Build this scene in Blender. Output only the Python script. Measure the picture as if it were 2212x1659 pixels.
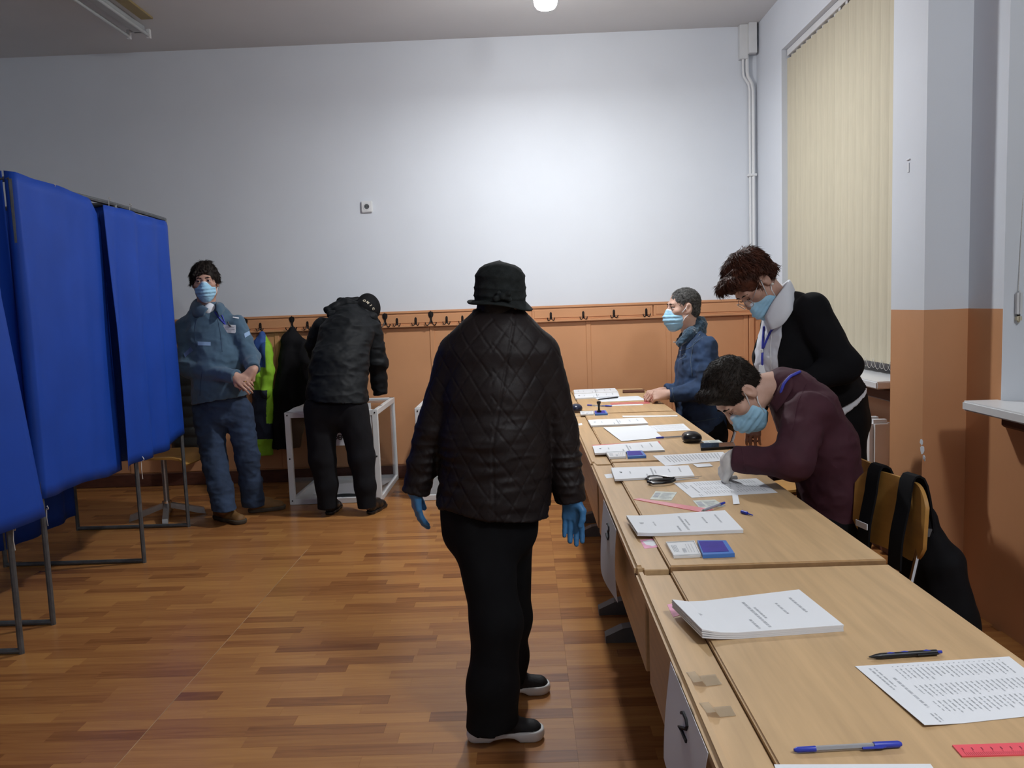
import bpy, bmesh, math, random
import numpy as np
from mathutils import Vector, Matrix

C = bpy.context.scene.collection
for o in list(bpy.data.objects): bpy.data.objects.remove(o)
rnd = random.Random(7)

# ------------------------------------------------------------------ camera
IW, IH, FOC, HC = 2212.0, 1659.0, 1720.0, 1.40
_p, _r, _y = 0.0984109639, 0.0367515111, -0.0178037707
FW = np.array([math.sin(_y)*math.cos(_p), math.cos(_y)*math.cos(_p), -math.sin(_p)])
_r0 = np.array([math.cos(_y), -math.sin(_y), 0.0]); _d0 = np.cross(FW, _r0)
RT = math.cos(_r)*_r0 + math.sin(_r)*_d0
DN = -math.sin(_r)*_r0 + math.cos(_r)*_d0
CAM = np.array([0.0, 0.0, HC])
cd = bpy.data.cameras.new('camera'); cam = bpy.data.objects.new('camera', cd); C.objects.link(cam)
cd.sensor_fit = 'HORIZONTAL'; cd.sensor_width = 36.0; cd.lens = FOC/IW*36.0; cd.clip_start = 0.02
cam.matrix_world = Matrix(((RT[0], -DN[0], -FW[0], CAM[0]), (RT[1], -DN[1], -FW[1], CAM[1]),
                           (RT[2], -DN[2], -FW[2], CAM[2]), (0, 0, 0, 1)))
bpy.context.scene.camera = cam

def ray(x, y): return RT*(x-IW/2)/FOC + DN*(y-IH/2)/FOC + FW
def at(x, y, Y): d = ray(x, y); return CAM + d*(Y/d[1])          # point of the room at depth Y
def onz(x, y, z=0.0): d = ray(x, y); return CAM + d*((z-HC)/d[2])  # point on a level plane
def onx(x, y, X): d = ray(x, y); return CAM + d*(X/d[0])
def V(*a): return np.array(a, float)
def unit(v): v = np.asarray(v, float); return v/np.linalg.norm(v)

# ------------------------------------------------------------------ light, world, exposure
sc = bpy.context.scene
sc.view_settings.view_transform = 'Standard'; sc.view_settings.look = 'None'
sc.view_settings.gamma = 1.0; sc.view_settings.use_curve_mapping = False
sc.view_settings.exposure = 0.0
w = bpy.data.worlds.new('evening'); sc.world = w; w.use_nodes = True
bgn = w.node_tree.nodes['Background']; bgn.inputs[0].default_value = (0.02, 0.025, 0.04, 1); bgn.inputs[1].default_value = 1.0
def area(name, loc, power, size, color, rot=(0, 0, 0)):
    l = bpy.data.lights.new(name, 'AREA'); l.shape = 'DISK'; l.size = size; l.energy = power; l.color = color
    o = bpy.data.objects.new(name, l); o.location = loc; o.rotation_euler = rot; C.objects.link(o); return o
LZ = 3.14
_l = onz(1179, 18, LZ); LAMP = (float(_l[0]), float(_l[1]))
area('lamp_light', (LAMP[0], LAMP[1], LZ-.02), 50, 0.15, (0.95, 0.98, 1.0))
pl_ = bpy.data.lights.new('side_fill_light', 'POINT'); pl_.energy = 88; pl_.shadow_soft_size = .12; pl_.color = (0.95, 0.98, 1.0)  # unseen fill light by the right wall, added to brighten pier and desks
po_ = bpy.data.objects.new('side_fill_light', pl_); po_.location = (1.45, 0.4, 2.85); C.objects.link(po_)

# ------------------------------------------------------------------ materials
def lin(c):
    if isinstance(c, str):
        c = tuple(int(c[i:i+2], 16)/255 for i in (1, 3, 5))
        return tuple(((x+.055)/1.055)**2.4 if x > .04045 else x/12.92 for x in c)
    return tuple(c)
def mat(name, col, rough=.6, metal=0., noise=None, bump=None, attr=False, emit=0, trans=0, coat=0, sheen=0, spec=.5, alpha=1, stretch=None, ior=1.45):
    m = bpy.data.materials.new(name); m.use_nodes = True; nt = m.node_tree; N = nt.nodes; L = nt.links
    b = N['Principled BSDF']; c = lin(col)
    b.inputs['Base Color'].default_value = (*c, 1); b.inputs['Roughness'].default_value = rough
    b.inputs['Metallic'].default_value = metal; b.inputs['IOR'].default_value = ior
    b.inputs['Specular IOR Level'].default_value = spec
    if trans: b.inputs['Transmission Weight'].default_value = trans
    if coat: b.inputs['Coat Weight'].default_value = coat; b.inputs['Coat Roughness'].default_value = .15
    if sheen: b.inputs['Sheen Weight'].default_value = sheen; b.inputs['Sheen Roughness'].default_value = .5
    if alpha < 1: b.inputs['Alpha'].default_value = alpha
    if emit: b.inputs['Emission Color'].default_value = (*c, 1); b.inputs['Emission Strength'].default_value = emit
    tc = N.new('ShaderNodeTexCoord'); mp = N.new('ShaderNodeMapping'); L.new(tc.outputs['Object'], mp.inputs[0])
    if stretch: mp.inputs['Scale'].default_value = stretch
    src = None
    if attr:
        a = N.new('ShaderNodeAttribute'); a.attribute_name = 'col'; src = a.outputs['Color']
        L.new(src, b.inputs['Base Color'])
    if noise:
        n = N.new('ShaderNodeTexNoise'); n.inputs['Scale'].default_value = noise[0]; n.inputs['Detail'].default_value = 5
        L.new(mp.outputs[0], n.inputs['Vector'])
        mr = N.new('ShaderNodeMapRange'); mr.inputs['From Min'].default_value = .3; mr.inputs['From Max'].default_value = .7
        mr.inputs['To Min'].default_value = 1-noise[1]; mr.inputs['To Max'].default_value = 1+noise[1]*.6
        L.new(n.outputs['Fac'], mr.inputs['Value'])
        mx = N.new('ShaderNodeVectorMath'); mx.operation = 'SCALE'
        if src is not None: L.new(src, mx.inputs[0])
        else: mx.inputs[0].default_value = c
        L.new(mr.outputs[0], mx.inputs['Scale']); L.new(mx.outputs[0], b.inputs['Base Color'])
    if bump:
        n2 = N.new('ShaderNodeTexNoise'); n2.inputs['Scale'].default_value = bump[0]; n2.inputs['Detail'].default_value = 4
        L.new(mp.outputs[0], n2.inputs['Vector'])
        bp = N.new('ShaderNodeBump'); bp.inputs['Strength'].default_value = bump[1]; bp.inputs['Distance'].default_value = bump[2] if len(bump) > 2 else .002
        L.new(n2.outputs['Fac'], bp.inputs['Height']); L.new(bp.outputs[0], b.inputs['Normal'])
    return m
WALLC = (.675, .71, .765); ORANGE = (.59, .295, .145)
M = {}
M['wall'] = mat('wall_white', WALLC, .75, noise=(2.2, .025), bump=(60, .12, .002))
M['ceil'] = mat('ceiling_white', (.62, .615, .62), .85, noise=(1.5, .03), bump=(40, .1, .002))
M['orange'] = mat('orange_paint', ORANGE, .42, noise=(3, .06), bump=(35, .12, .002))
M['trimw'] = mat('white_gloss', (.72, .73, .74), .35, noise=(8, .03))
M['desk'] = mat('beech_laminate', (.55, .365, .19), .38, noise=(9, .13), stretch=(5, .35, 5), bump=(60, .05, .001))
M['deskd'] = mat('beech_shaded', (.30, .175, .08), .5, noise=(9, .2), stretch=(5, .6, 5))  # darker beech: shade of edges and side panels put into the colour
M['ply'] = mat('yellow_plywood', (.45, .235, .06), .35, noise=(7, .12), stretch=(1, 1, 5))
M['grayp'] = mat('gray_plastic', (.10, .105, .11), .5, noise=(20, .1))
M['steel'] = mat('steel', (.42, .42, .42), .35, .85, noise=(30, .1))
M['chrome'] = mat('chrome', (.7, .7, .7), .15, 1.0, noise=(20, .03))
M['frame'] = mat('dark_steel_tube', (.13, .14, .15), .45, .6, noise=(25, .25))
M['curtain'] = mat('blue_curtain', (.007, .052, .35), .6, noise=(5, .08), spec=.3, bump=(220, .06, .001))
M['blackp'] = mat('black_plastic', (.008, .008, .009), .3, noise=(30, .1))
M['iron'] = mat('black_iron', (.018, .014, .013), .45, .3, noise=(60, .2))
M['paper'] = mat('paper', (.74, .76, .79), .8, noise=(6, .02))
M['ink'] = mat('grey_print', (.44, .46, .49), .8, noise=(50, .2))
M['inkd'] = mat('black_print', (.02, .02, .025), .7, noise=(50, .1))
M['alu'] = mat('white_aluminium', (.66, .67, .68), .4, noise=(12, .04))
M['plexi'] = mat('plexiglass', (.96, .97, .98), .04, trans=1.0, ior=1.12, noise=(4, .01))
M['blind'] = mat('cream_fabric', (.56, .51, .385), .8, noise=(60, .05), stretch=(1, 1, .1), bump=(250, .1, .001))
M['blue'] = mat('blue_plastic', (.03, .05, .42), .35, noise=(20, .05))
M['padblue'] = mat('blue_pad_case', (.06, .19, .55), .35, noise=(20, .05))
M['inkpad'] = mat('violet_ink_pad', (.045, .03, .30), .8, noise=(40, .15))
M['pink'] = mat('pink_sticker', (.80, .36, .52), .6, noise=(60, .15))
M['red'] = mat('red_ruler', (.85, .10, .13), .35, noise=(15, .06), coat=.3)
M['pinkruler'] = mat('pink_clear_ruler', (.85, .25, .27), .15, noise=(15, .06), coat=.5)
M['tape'] = mat('clear_tape', (.50, .40, .27), .2, noise=(30, .05), alpha=.4)
M['clear'] = mat('clear_plastic', (.75, .76, .8), .1, trans=.6, noise=(20, .02))
M['card'] = mat('id_card', (.62, .66, .60), .4, noise=(45, .18))
M['glass'] = mat('dark_glass', (.02, .025, .03), .05, noise=(2, .1))
M['glow'] = mat('lamp_glow', (1, 1, 1), .5, emit=300, noise=None)
M['tube'] = mat('fluorescent_tube', (.42, .44, .45), .3, noise=(9, .04))
M['brown'] = mat('brown_wood', (.10, .035, .022), .5, noise=(12, .3), stretch=(1, .3, 4))
M['string'] = mat('white_string', (.6, .58, .54), .8, noise=(80, .1))
M['tan'] = mat('tan_plate', (.30, .23, .10), .5, noise=(10, .1))

def floor_mat():
    m = bpy.data.materials.new('laminate_floor'); m.use_nodes = True; nt = m.node_tree; N = nt.nodes; L = nt.links
    b = N['Principled BSDF']
    a = N.new('ShaderNodeAttribute'); a.attribute_name = 'tone'
    g = N.new('ShaderNodeNewGeometry'); mp = N.new('ShaderNodeMapping'); mp.inputs['Scale'].default_value = (2.2, 34, 1)
    cb = N.new('ShaderNodeCombineXYZ'); ml = N.new('ShaderNodeMath'); ml.operation = 'MULTIPLY'; ml.inputs[1].default_value = 57
    L.new(a.outputs['Fac'], ml.inputs[0]); L.new(ml.outputs[0], cb.inputs[2])
    ad = N.new('ShaderNodeVectorMath'); L.new(g.outputs['Position'], mp.inputs[0]); L.new(mp.outputs[0], ad.inputs[0]); L.new(cb.outputs[0], ad.inputs[1])
    n = N.new('ShaderNodeTexNoise'); n.inputs['Scale'].default_value = 1.6; n.inputs['Detail'].default_value = 6; n.inputs['Distortion'].default_value = .6
    L.new(ad.outputs[0], n.inputs['Vector'])
    s = N.new('ShaderNodeMath'); s.operation = 'MULTIPLY_ADD'; s.inputs[1].default_value = .55; L.new(n.outputs['Fac'], s.inputs[0])
    s2 = N.new('ShaderNodeMath'); s2.operation = 'MULTIPLY'; s2.inputs[1].default_value = .5; L.new(a.outputs['Fac'], s2.inputs[0]); L.new(s2.outputs[0], s.inputs[2])
    cr = N.new('ShaderNodeValToRGB'); e = cr.color_ramp.elements
    e[0].position = .12; e[0].color = (.12, .036, .013, 1); e[1].position = .85; e[1].color = (.46, .215, .066, 1)
    e2 = cr.color_ramp.elements.new(.45); e2.color = (.31, .128, .042, 1)
    L.new(s.outputs[0], cr.inputs[0]); L.new(cr.outputs[0], b.inputs['Base Color'])
    b.inputs['Roughness'].default_value = .24; b.inputs['Specular IOR Level'].default_value = .45
    return m
M['floor'] = floor_mat()

# ------------------------------------------------------------------ mesh helpers
ORG = {}
class MB:
    def __init__(s): s.v = []; s.f = []; s.c = []
    def add(s, vs, fs, col=None):
        n = len(s.v); s.v += [tuple(map(float, p)) for p in vs]; s.f += [tuple(n+i for i in f) for f in fs]
        s.c += [col or (1, 1, 1)]*len(vs); return s
    def box(s, c, d, bevel=0, rot=None, seg=1, col=None):
        """c centre, d full size, rot 3x3"""
        bm = bmesh.new(); bmesh.ops.create_cube(bm, size=1.0)
        for q in bm.verts: q.co = Vector((q.co.x*d[0], q.co.y*d[1], q.co.z*d[2]))
        if bevel: bmesh.ops.bevel(bm, geom=bm.edges[:], offset=min(bevel, min(d)*.45), segments=seg, affect='EDGES')
        vs = np.array([q.co[:] for q in bm.verts])
        if rot is not None: vs = vs @ np.asarray(rot).T
        for i, q in enumerate(bm.verts): q.index = i
        s.add(vs+np.asarray(c), [[q.index for q in f.verts] for f in bm.faces], col); bm.free(); return s
    def bx(s, x0, x1, y0, y1, z0, z1, bevel=0, seg=1, col=None):
        return s.box(((x0+x1)/2, (y0+y1)/2, (z0+z1)/2), (abs(x1-x0), abs(y1-y0), abs(z1-z0)), bevel, None, seg, col)
    def tube(s, path, r, n=8, col=None, closed=False):
        P = [np.asarray(p, float) for p in path]; m = len(P)
        rs = r if hasattr(r, '__len__') else [r]*m
        vs = []; T = []
        for i in range(m):
            a = P[(i-1) % m] if closed or i > 0 else P[i]; b = P[(i+1) % m] if closed or i < m-1 else P[i]
            t = b-a; T.append(t/(np.linalg.norm(t)+1e-12))
        ref = V(0, 0, 1) if abs(T[0][2]) < .9 else V(1, 0, 0)
        u = unit(np.cross(T[0], ref))
        for i in range(m):
            u = u - T[i]*(u@T[i]); u = u/(np.linalg.norm(u)+1e-12); w2 = np.cross(T[i], u)
            for k in range(n):
                an = 2*math.pi*k/n; vs.append(P[i]+rs[i]*(math.cos(an)*u+math.sin(an)*w2))
        fs = []
        for i in range(m if closed else m-1):
            j = (i+1) % m
            for k in range(n): fs.append((i*n+k, i*n+(k+1) % n, j*n+(k+1) % n, j*n+k))
        if not closed: fs.append(tuple(range(n))[::-1]); fs.append(tuple((m-1)*n+k for k in range(n)))
        return s.add(vs, fs, col)
    def lathe(s, prof, n=24, c=(0, 0, 0), R=None, col=None):
        vs = []; fs = []
        for r, z in prof:
            for k in range(n):
                an = 2*math.pi*k/n; vs.append((max(r, 1e-5)*math.cos(an), max(r, 1e-5)*math.sin(an), z))
        for i in range(len(prof)-1):
            for k in range(n): fs.append((i*n+k, i*n+(k+1) % n, (i+1)*n+(k+1) % n, (i+1)*n+k))
        fs.append(tuple(range(n))[::-1]); fs.append(tuple((len(prof)-1)*n+k for k in range(n)))
        vs = np.array(vs)
        if R is not None: vs = vs @ np.asarray(R).T
        return s.add(vs+np.asarray(c), fs, col)
    def prism(s, poly, o, ux, uy, depth, col=None):
        """polygon in plane (ux, uy) at o, extruded along ux x uy by depth"""
        ux = np.asarray(ux, float); uy = np.asarray(uy, float); nz = np.cross(ux, uy); nz = nz/np.linalg.norm(nz); n = len(poly)
        a = [np.asarray(o)+ux*p[0]+uy*p[1] for p in poly]; b = [q+nz*depth for q in a]
        fs = [tuple(range(n))[::-1], tuple(range(n, 2*n))]+[(i, (i+1) % n, n+(i+1) % n, n+i) for i in range(n)]
        return s.add(a+b, fs, col)
    def slab(s, G, th, col=None):
        """G (m,n,3) grid of points -> closed sheet of thickness th below its normal"""
        G = np.asarray(G, float); m, n = G.shape[:2]
        du = np.gradient(G, axis=0); dv = np.gradient(G, axis=1); N = np.cross(du, dv); N /= np.linalg.norm(N, axis=2, keepdims=True)+1e-12
        T = G; B = G-N*th; vs = list(T.reshape(-1, 3))+list(B.reshape(-1, 3)); k = m*n; fs = []
        for i in range(m-1):
            for j in range(n-1):
                a = i*n+j; q = (a, a+n, a+n+1, a+1); fs.append(q); fs.append(tuple(k+x for x in q[::-1]))
        bd = [(i, 0) for i in range(m)]+[(m-1, j) for j in range(1, n)]+[(i, n-1) for i in range(m-2, -1, -1)]+[(0, j) for j in range(n-2, 0, -1)]
        ids = [i*n+j for i, j in bd]
        for a, b in zip(ids, ids[1:]+ids[:1]): fs.append((b, a, k+a, k+b))
        return s.add(vs, fs, col)
def link(name, me, m, parent=None, smooth=False, origin=None):
    o = bpy.data.objects.new(name, me); C.objects.link(o)
    if m: me.materials.append(m)
    if parent is not None:
        o.parent = parent; po = ORG[parent.name]
        origin = po if origin is None else np.asarray(origin, float); o.location = tuple(origin-po)
    else:
        if origin is None:
            co = np.empty(len(me.vertices)*3, np.float32); me.vertices.foreach_get('co', co); co = co.reshape(-1, 3)
            lo, hi = co.min(0), co.max(0); origin = V((lo[0]+hi[0])/2, (lo[1]+hi[1])/2, lo[2])
        o.location = tuple(origin)
    ORG[o.name] = np.asarray(origin, float)
    me.transform(Matrix.Translation(Vector(tuple(-np.asarray(origin, float)))))
    if smooth: me.polygons.foreach_set('use_smooth', [True]*len(me.polygons))
    return o
def obj(name, mb, m, parent=None, smooth=False, origin=None, fix=True):
    me = bpy.data.meshes.new(name); me.from_pydata(mb.v, [], mb.f)
    if any(c != (1, 1, 1) for c in mb.c):
        a = me.color_attributes.new('col', 'FLOAT_COLOR', 'POINT'); a.data.foreach_set('color', [x for c in mb.c for x in (*c, 1.0)])
    me.update()
    if fix:
        bm = bmesh.new(); bm.from_mesh(me); bmesh.ops.recalc_face_normals(bm, faces=bm.faces[:]); bm.to_mesh(me); bm.free()
    o = link(name, me, m, parent, smooth, origin)
    if smooth and smooth != 'all':
        try: me.set_sharp_from_angle(angle=.7)
        except Exception: pass
    return o
def tag(o, label=None, cat=None, group=None, kind=None):
    if label: o['label'] = label
    if cat: o['category'] = cat
    if group: o['group'] = group
    if kind: o['kind'] = kind
    return o
def thing(name, loc, label, cat, group=None):
    o = bpy.data.objects.new(name, None); C.objects.link(o); o.location = tuple(map(float, loc)); o.empty_display_size = .05
    ORG[o.name] = np.asarray(loc, float); return tag(o, label, cat, group)
def struct(name, mb, m, parent=None):
    o = obj(name, mb, m, parent)
    if parent is None: o['kind'] = 'structure'
    return o
def dup(root, off, label=None, group=None):
    off = np.asarray(off, float)
    r = root.copy(); C.objects.link(r); r.location = root.location+Vector(tuple(off)); ORG[r.name] = ORG[root.name]+off
    if label: r['label'] = label
    if group: r['group'] = group
    for ch in list(root.children):
        c = ch.copy(); C.objects.link(c); c.parent = r; ORG[c.name] = ORG[ch.name]+off
        for g in list(ch.children):
            d = g.copy(); C.objects.link(d); d.parent = c; ORG[d.name] = ORG[g.name]+off
    return r
def text_mb(txt, size, o, ux, uy, depth=.0006, align='CENTER', bold=0.0, res=2):
    """lettering as geometry: text laid in plane (ux, uy) with its centre at o"""
    cu = bpy.data.curves.new('lettering', 'FONT'); cu.body = txt; cu.size = size; cu.align_x = align; cu.align_y = 'CENTER'
    cu.extrude = depth; cu.offset = bold; cu.resolution_u = res
    t = bpy.data.objects.new('lettering', cu); C.objects.link(t)
    dg = bpy.context.evaluated_depsgraph_get(); me = bpy.data.meshes.new_from_object(t.evaluated_get(dg))
    ux = unit(ux); uy = unit(uy); nz = np.cross(ux, uy)
    vs = [np.asarray(o)+ux*q.co.x+uy*q.co.y+nz*q.co.z for q in me.vertices]; fs = [tuple(p.vertices) for p in me.polygons]
    bpy.data.objects.remove(t); bpy.data.curves.remove(cu); bpy.data.meshes.remove(me)
    mb = MB(); mb.add(vs, fs); return mb
# ------------------------------------------------------------------ smooth solid modelling (distance fields -> one continuous mesh)
F32 = np.float32
class Prim:
    def __init__(s, fn, lo, hi, op='u', k=.02): s.fn = fn; s.lo = np.asarray(lo, float); s.hi = np.asarray(hi, float); s.op = op; s.k = k
def cone(a, b, ra, rb=None, k=.02, flat=None, op='u'):
    a = np.asarray(a, float); b = np.asarray(b, float); rb = ra if rb is None else rb
    S = None; sc_ = 1.0; R = max(ra, rb)
    if flat is not None:
        n = unit(flat[0]); ra_ = flat[1]; S = (np.eye(3)+(1/ra_-1)*np.outer(n, n)).astype(F32); sc_ = min(1, ra_); R *= max(1, ra_)
    a2 = (S @ a if S is not None else a).astype(F32); b2 = (S @ b if S is not None else b).astype(F32)
    ba = b2-a2; L2 = F32(max(ba@ba, 1e-12))
    def fn(p):
        q = p @ S.T if S is not None else p
        t = np.clip(((q-a2)@ba)/L2, 0, 1)
        e = q-a2-t[:, None]*ba
        return (np.sqrt((e*e).sum(1))-(ra+(rb-ra)*t))*F32(sc_)
    return Prim(fn, np.minimum(a, b)-R, np.maximum(a, b)+R, op, k)
def ell(c, r, R=None, k=.02, op='u'):
    c = np.asarray(c, F32); r = np.asarray(r, F32); m = float(r.max()); Rm = None if R is None else np.asarray(R, F32)
    def fn(p):
        q = p-c
        if Rm is not None: q = q @ Rm          # columns of R are the local axes
        q = q/r; k0 = np.sqrt((q*q).sum(1))+1e-9; q = q/r; k1 = np.sqrt((q*q).sum(1))+1e-9
        return k0*(k0-1)/k1
    if Rm is None: e = r
    else: e = np.sqrt(((Rm*r)**2).sum(1))
    return Prim(fn, c-e, c+e, op, k)
def loft(rings, side, k=.02, front=None):
    """rings: (centre, half width along side, half depth across) -> elliptical trunk"""
    out = []; side = unit(side)
    for (c0, w0, d0), (c1, w1, d1) in zip(rings, rings[1:]):
        c0 = np.asarray(c0, F32); c1 = np.asarray(c1, F32); ax = c1-c0; L = np.linalg.norm(ax); ax = (ax/L).astype(F32)
        sd = side-ax*(side@ax); sd = unit(sd).astype(F32); fr = np.cross(ax, sd).astype(F32)
        def fn(p, c0=c0, ax=ax, L=L, sd=sd, fr=fr, w0=w0, w1=w1, d0=d0, d1=d1):
            q = p-c0; h = q@ax; t = np.clip(h/L, 0, 1); ww = w0+(w1-w0)*t; dd = d0+(d1-d0)*t; mm = np.minimum(ww, dd)
            e = h-t*L; u = (q@sd)/ww; v = (q@fr)/dd; e = e/mm
            k0 = np.sqrt(u*u+v*v+e*e)+1e-9; u = u/ww; v = v/dd; e = e/mm
            return (k0*(k0-1)/(np.sqrt(u*u+v*v+e*e)+1e-9)).astype(F32)
        m = max(w0, w1, d0, d1)
        out.append(Prim(fn, np.minimum(c0, c1)-m, np.maximum(c0, c1)+m, 'u', k))
    return out
def cut(o, n, rad=9.0, k=0.0):
    """removes everything beyond the plane (o, outward normal n) within rad of o"""
    o = np.asarray(o, F32); n = unit(n).astype(F32)
    def fn(p): return (p-o)@n
    pr = Prim(fn, o-rad, o+rad, 'i', k); pr.o = o; pr.rad = rad; return pr
def smin(a, b, k):
    if k <= 1e-6: return np.minimum(a, b)
    h = np.clip(.5+.5*(b-a)/k, 0, 1); return b+(a-b)*h-k*h*(1-h)
def apply(pr, d, p):
    if pr.op == 'u': return smin(d, pr.fn(p), pr.k)
    if pr.op == 's': return -smin(-d, pr.fn(p), pr.k)
    if pr.op == 'i':
        m = ((p-pr.o)**2).sum(1) < pr.rad**2
        e = d.copy(); e[m] = np.maximum(d[m], pr.fn(p[m])); return e
def sdf_mesh(prims, res):
    U = [q for q in prims if q.op == 'u']
    lo = np.min([q.lo for q in U], 0)-3*res-.01; hi = np.max([q.hi for q in U], 0)+3*res+.01
    B = 8; nb = np.ceil((hi-lo)/(res*B)).astype(int); N = nb*B
    cx = [lo[i]+(np.arange(nb[i])*B+(B-1)/2)*res for i in range(3)]
    CC = np.stack(np.meshgrid(*cx, indexing='ij'), -1).reshape(-1, 3).astype(F32)
    dc = np.full(len(CC), 5.0, F32)
    for q in prims: dc = apply(q, dc, CC)
    hd = B*res*.5*1.7321
    act = np.abs(dc) < hd*1.9+.015
    D = np.repeat(np.repeat(np.repeat(np.where(dc < 0, F32(-1), F32(1)).reshape(nb), B, 0), B, 1), B, 2)
    idx = np.nonzero(act)[0]
    off = np.stack(np.meshgrid(*[np.arange(B)]*3, indexing='ij'), -1).reshape(-1, 3)
    CH = 3000
    for s0 in range(0, len(idx), CH):
        ii = idx[s0:s0+CH]; bc = CC[ii]
        P = bc[:, None, :]+((off-(B-1)/2)*res).astype(F32)[None]
        d = np.full(P.shape[:2], 5.0, F32)
        for q in prims:
            mar = hd+max(q.k*1.2, .012) if q.op != 'i' else hd
            m = np.all((bc > q.lo-mar) & (bc < q.hi+mar), 1)
            if not m.any(): continue
            sh = d[m].shape
            d[m] = apply(q, d[m].reshape(-1), P[m].reshape(-1, 3)).reshape(sh)
        b3 = np.stack(np.unravel_index(ii, nb), -1)*B
        g = (b3[:, None, :]+off[None]).reshape(-1, 3)
        D[g[:, 0], g[:, 1], g[:, 2]] = d.reshape(-1)
    # surface nets
    ins = D < 0
    cnt = np.zeros(N-1, np.int8)
    for a in (0, 1):
        for b in (0, 1):
            for c in (0, 1): cnt += ins[a:N[0]-1+a, b:N[1]-1+b, c:N[2]-1+c]
    cell = np.argwhere((cnt > 0) & (cnt < 8)); n = len(cell)
    vid = np.full(N-1, -1, np.int32); vid[cell[:, 0], cell[:, 1], cell[:, 2]] = np.arange(n)
    cv = np.array([(a, b, c) for a in (0, 1) for b in (0, 1) for c in (0, 1)])
    vals = np.stack([D[cell[:, 0]+a, cell[:, 1]+b, cell[:, 2]+c] for a, b, c in cv], 1)
    vals = np.clip(vals, -3*res, 3*res)
    acc = np.zeros((n, 3)); num = np.zeros(n)
    for i in range(8):
        for j in range(i+1, 8):
            if np.abs(cv[i]-cv[j]).sum() != 1: continue
            a, b = vals[:, i], vals[:, j]; m = (a < 0) != (b < 0)
            t = np.where(m, a/(a-b+1e-12), 0)
            acc += np.where(m[:, None], cv[i]+(cv[j]-cv[i])*t[:, None], 0); num += m
    vs = lo+((cell+acc/num[:, None]))*res
    # block centres sit (B-1)/2 cells from the block's first sample, so sample index i lies at lo + i*res
    quads = []
    for ax in range(3):
        o1, o2 = [(1, 2), (2, 0), (0, 1)][ax]
        sl0 = [slice(None)]*3; sl1 = [slice(None)]*3; sl0[ax] = slice(0, -1); sl1[ax] = slice(1, None)
        A_, B_ = ins[tuple(sl0)], ins[tuple(sl1)]
        e = np.argwhere(A_ != B_); ok = (e[:, o1] > 0) & (e[:, o2] > 0) & (e[:, o1] < N[o1]-1) & (e[:, o2] < N[o2]-1); e = e[ok]
        def cid(d1, d2):
            q = e.copy(); q[:, o1] -= d1; q[:, o2] -= d2; return vid[q[:, 0], q[:, 1], q[:, 2]]
        q = np.stack([cid(1, 1), cid(0, 1), cid(0, 0), cid(1, 0)], 1)
        fl = ~A_[e[:, 0], e[:, 1], e[:, 2]]; q[fl] = q[fl][:, ::-1]; quads.append(q)
    Q = np.concatenate(quads); Q = Q[(Q >= 0).all(1)]
    return vs.astype(F32), Q.astype(np.int32)
def np_mesh(name, vs, Q):
    me = bpy.data.meshes.new(name); me.vertices.add(len(vs)); me.vertices.foreach_set('co', vs.astype(F32).ravel())
    me.loops.add(Q.size); me.loops.foreach_set('vertex_index', Q.ravel().astype(np.int32))
    me.polygons.add(len(Q)); me.polygons.foreach_set('loop_start', np.arange(0, Q.size, 4, dtype=np.int32))
    me.update(calc_edges=True); me.polygons.foreach_set('use_smooth', np.ones(len(Q), bool)); return me
def vnoise(p, seed=0):
    p = np.asarray(p, float); i = np.floor(p).astype(np.int64); f = p-i; f = f*f*(3-2*f); out = 0
    for a in (0, 1):
        for b in (0, 1):
            for c in (0, 1):
                h = ((i[:, 0]+a)*73856093) ^ ((i[:, 1]+b)*19349663) ^ ((i[:, 2]+c)*83492791) ^ (seed*2654435)
                h = (h ^ (h >> 13))*1274126177 & 0x7fffffff; h = (h ^ (h >> 16)) & 0xffff
                w_ = (f[:, 0] if a else 1-f[:, 0])*(f[:, 1] if b else 1-f[:, 1])*(f[:, 2] if c else 1-f[:, 2])
                out = out+w_*(h/32767.5-1)
    return out
def wr(amp, sx, sy, sz, seed=0, ridge=False):
    """cloth wrinkle field; s* are spatial frequencies"""
    def fn(v, n):
        q = v*np.array([sx, sy, sz]); a = vnoise(q, seed)+.5*vnoise(q*2.1, seed+1)
        if ridge: a = .6-np.abs(a)*1.6
        return amp*a
    return fn
def solid(name, prims, res, m, parent=None, disp=(), col=None):
    vs, Q = sdf_mesh(prims, res)
    if len(disp):
        me0 = np_mesh('t', vs, Q); nn = np.empty(len(vs)*3, F32); me0.vertex_normals.foreach_get('vector', nn); nn = nn.reshape(-1, 3); bpy.data.meshes.remove(me0)
        dv = sum(f(vs.astype(float), nn) for f in disp); vs = vs+nn*dv[:, None].astype(F32)
    me = np_mesh(name, vs, Q)
    if col is not None:
        cc = np.asarray(col(vs.astype(float)), F32); a = me.color_attributes.new('col', 'FLOAT_COLOR', 'POINT')
        a.data.foreach_set('color', np.concatenate([cc, np.ones((len(cc), 1), F32)], 1).ravel())
    return link(name, me, m, parent)

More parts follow.
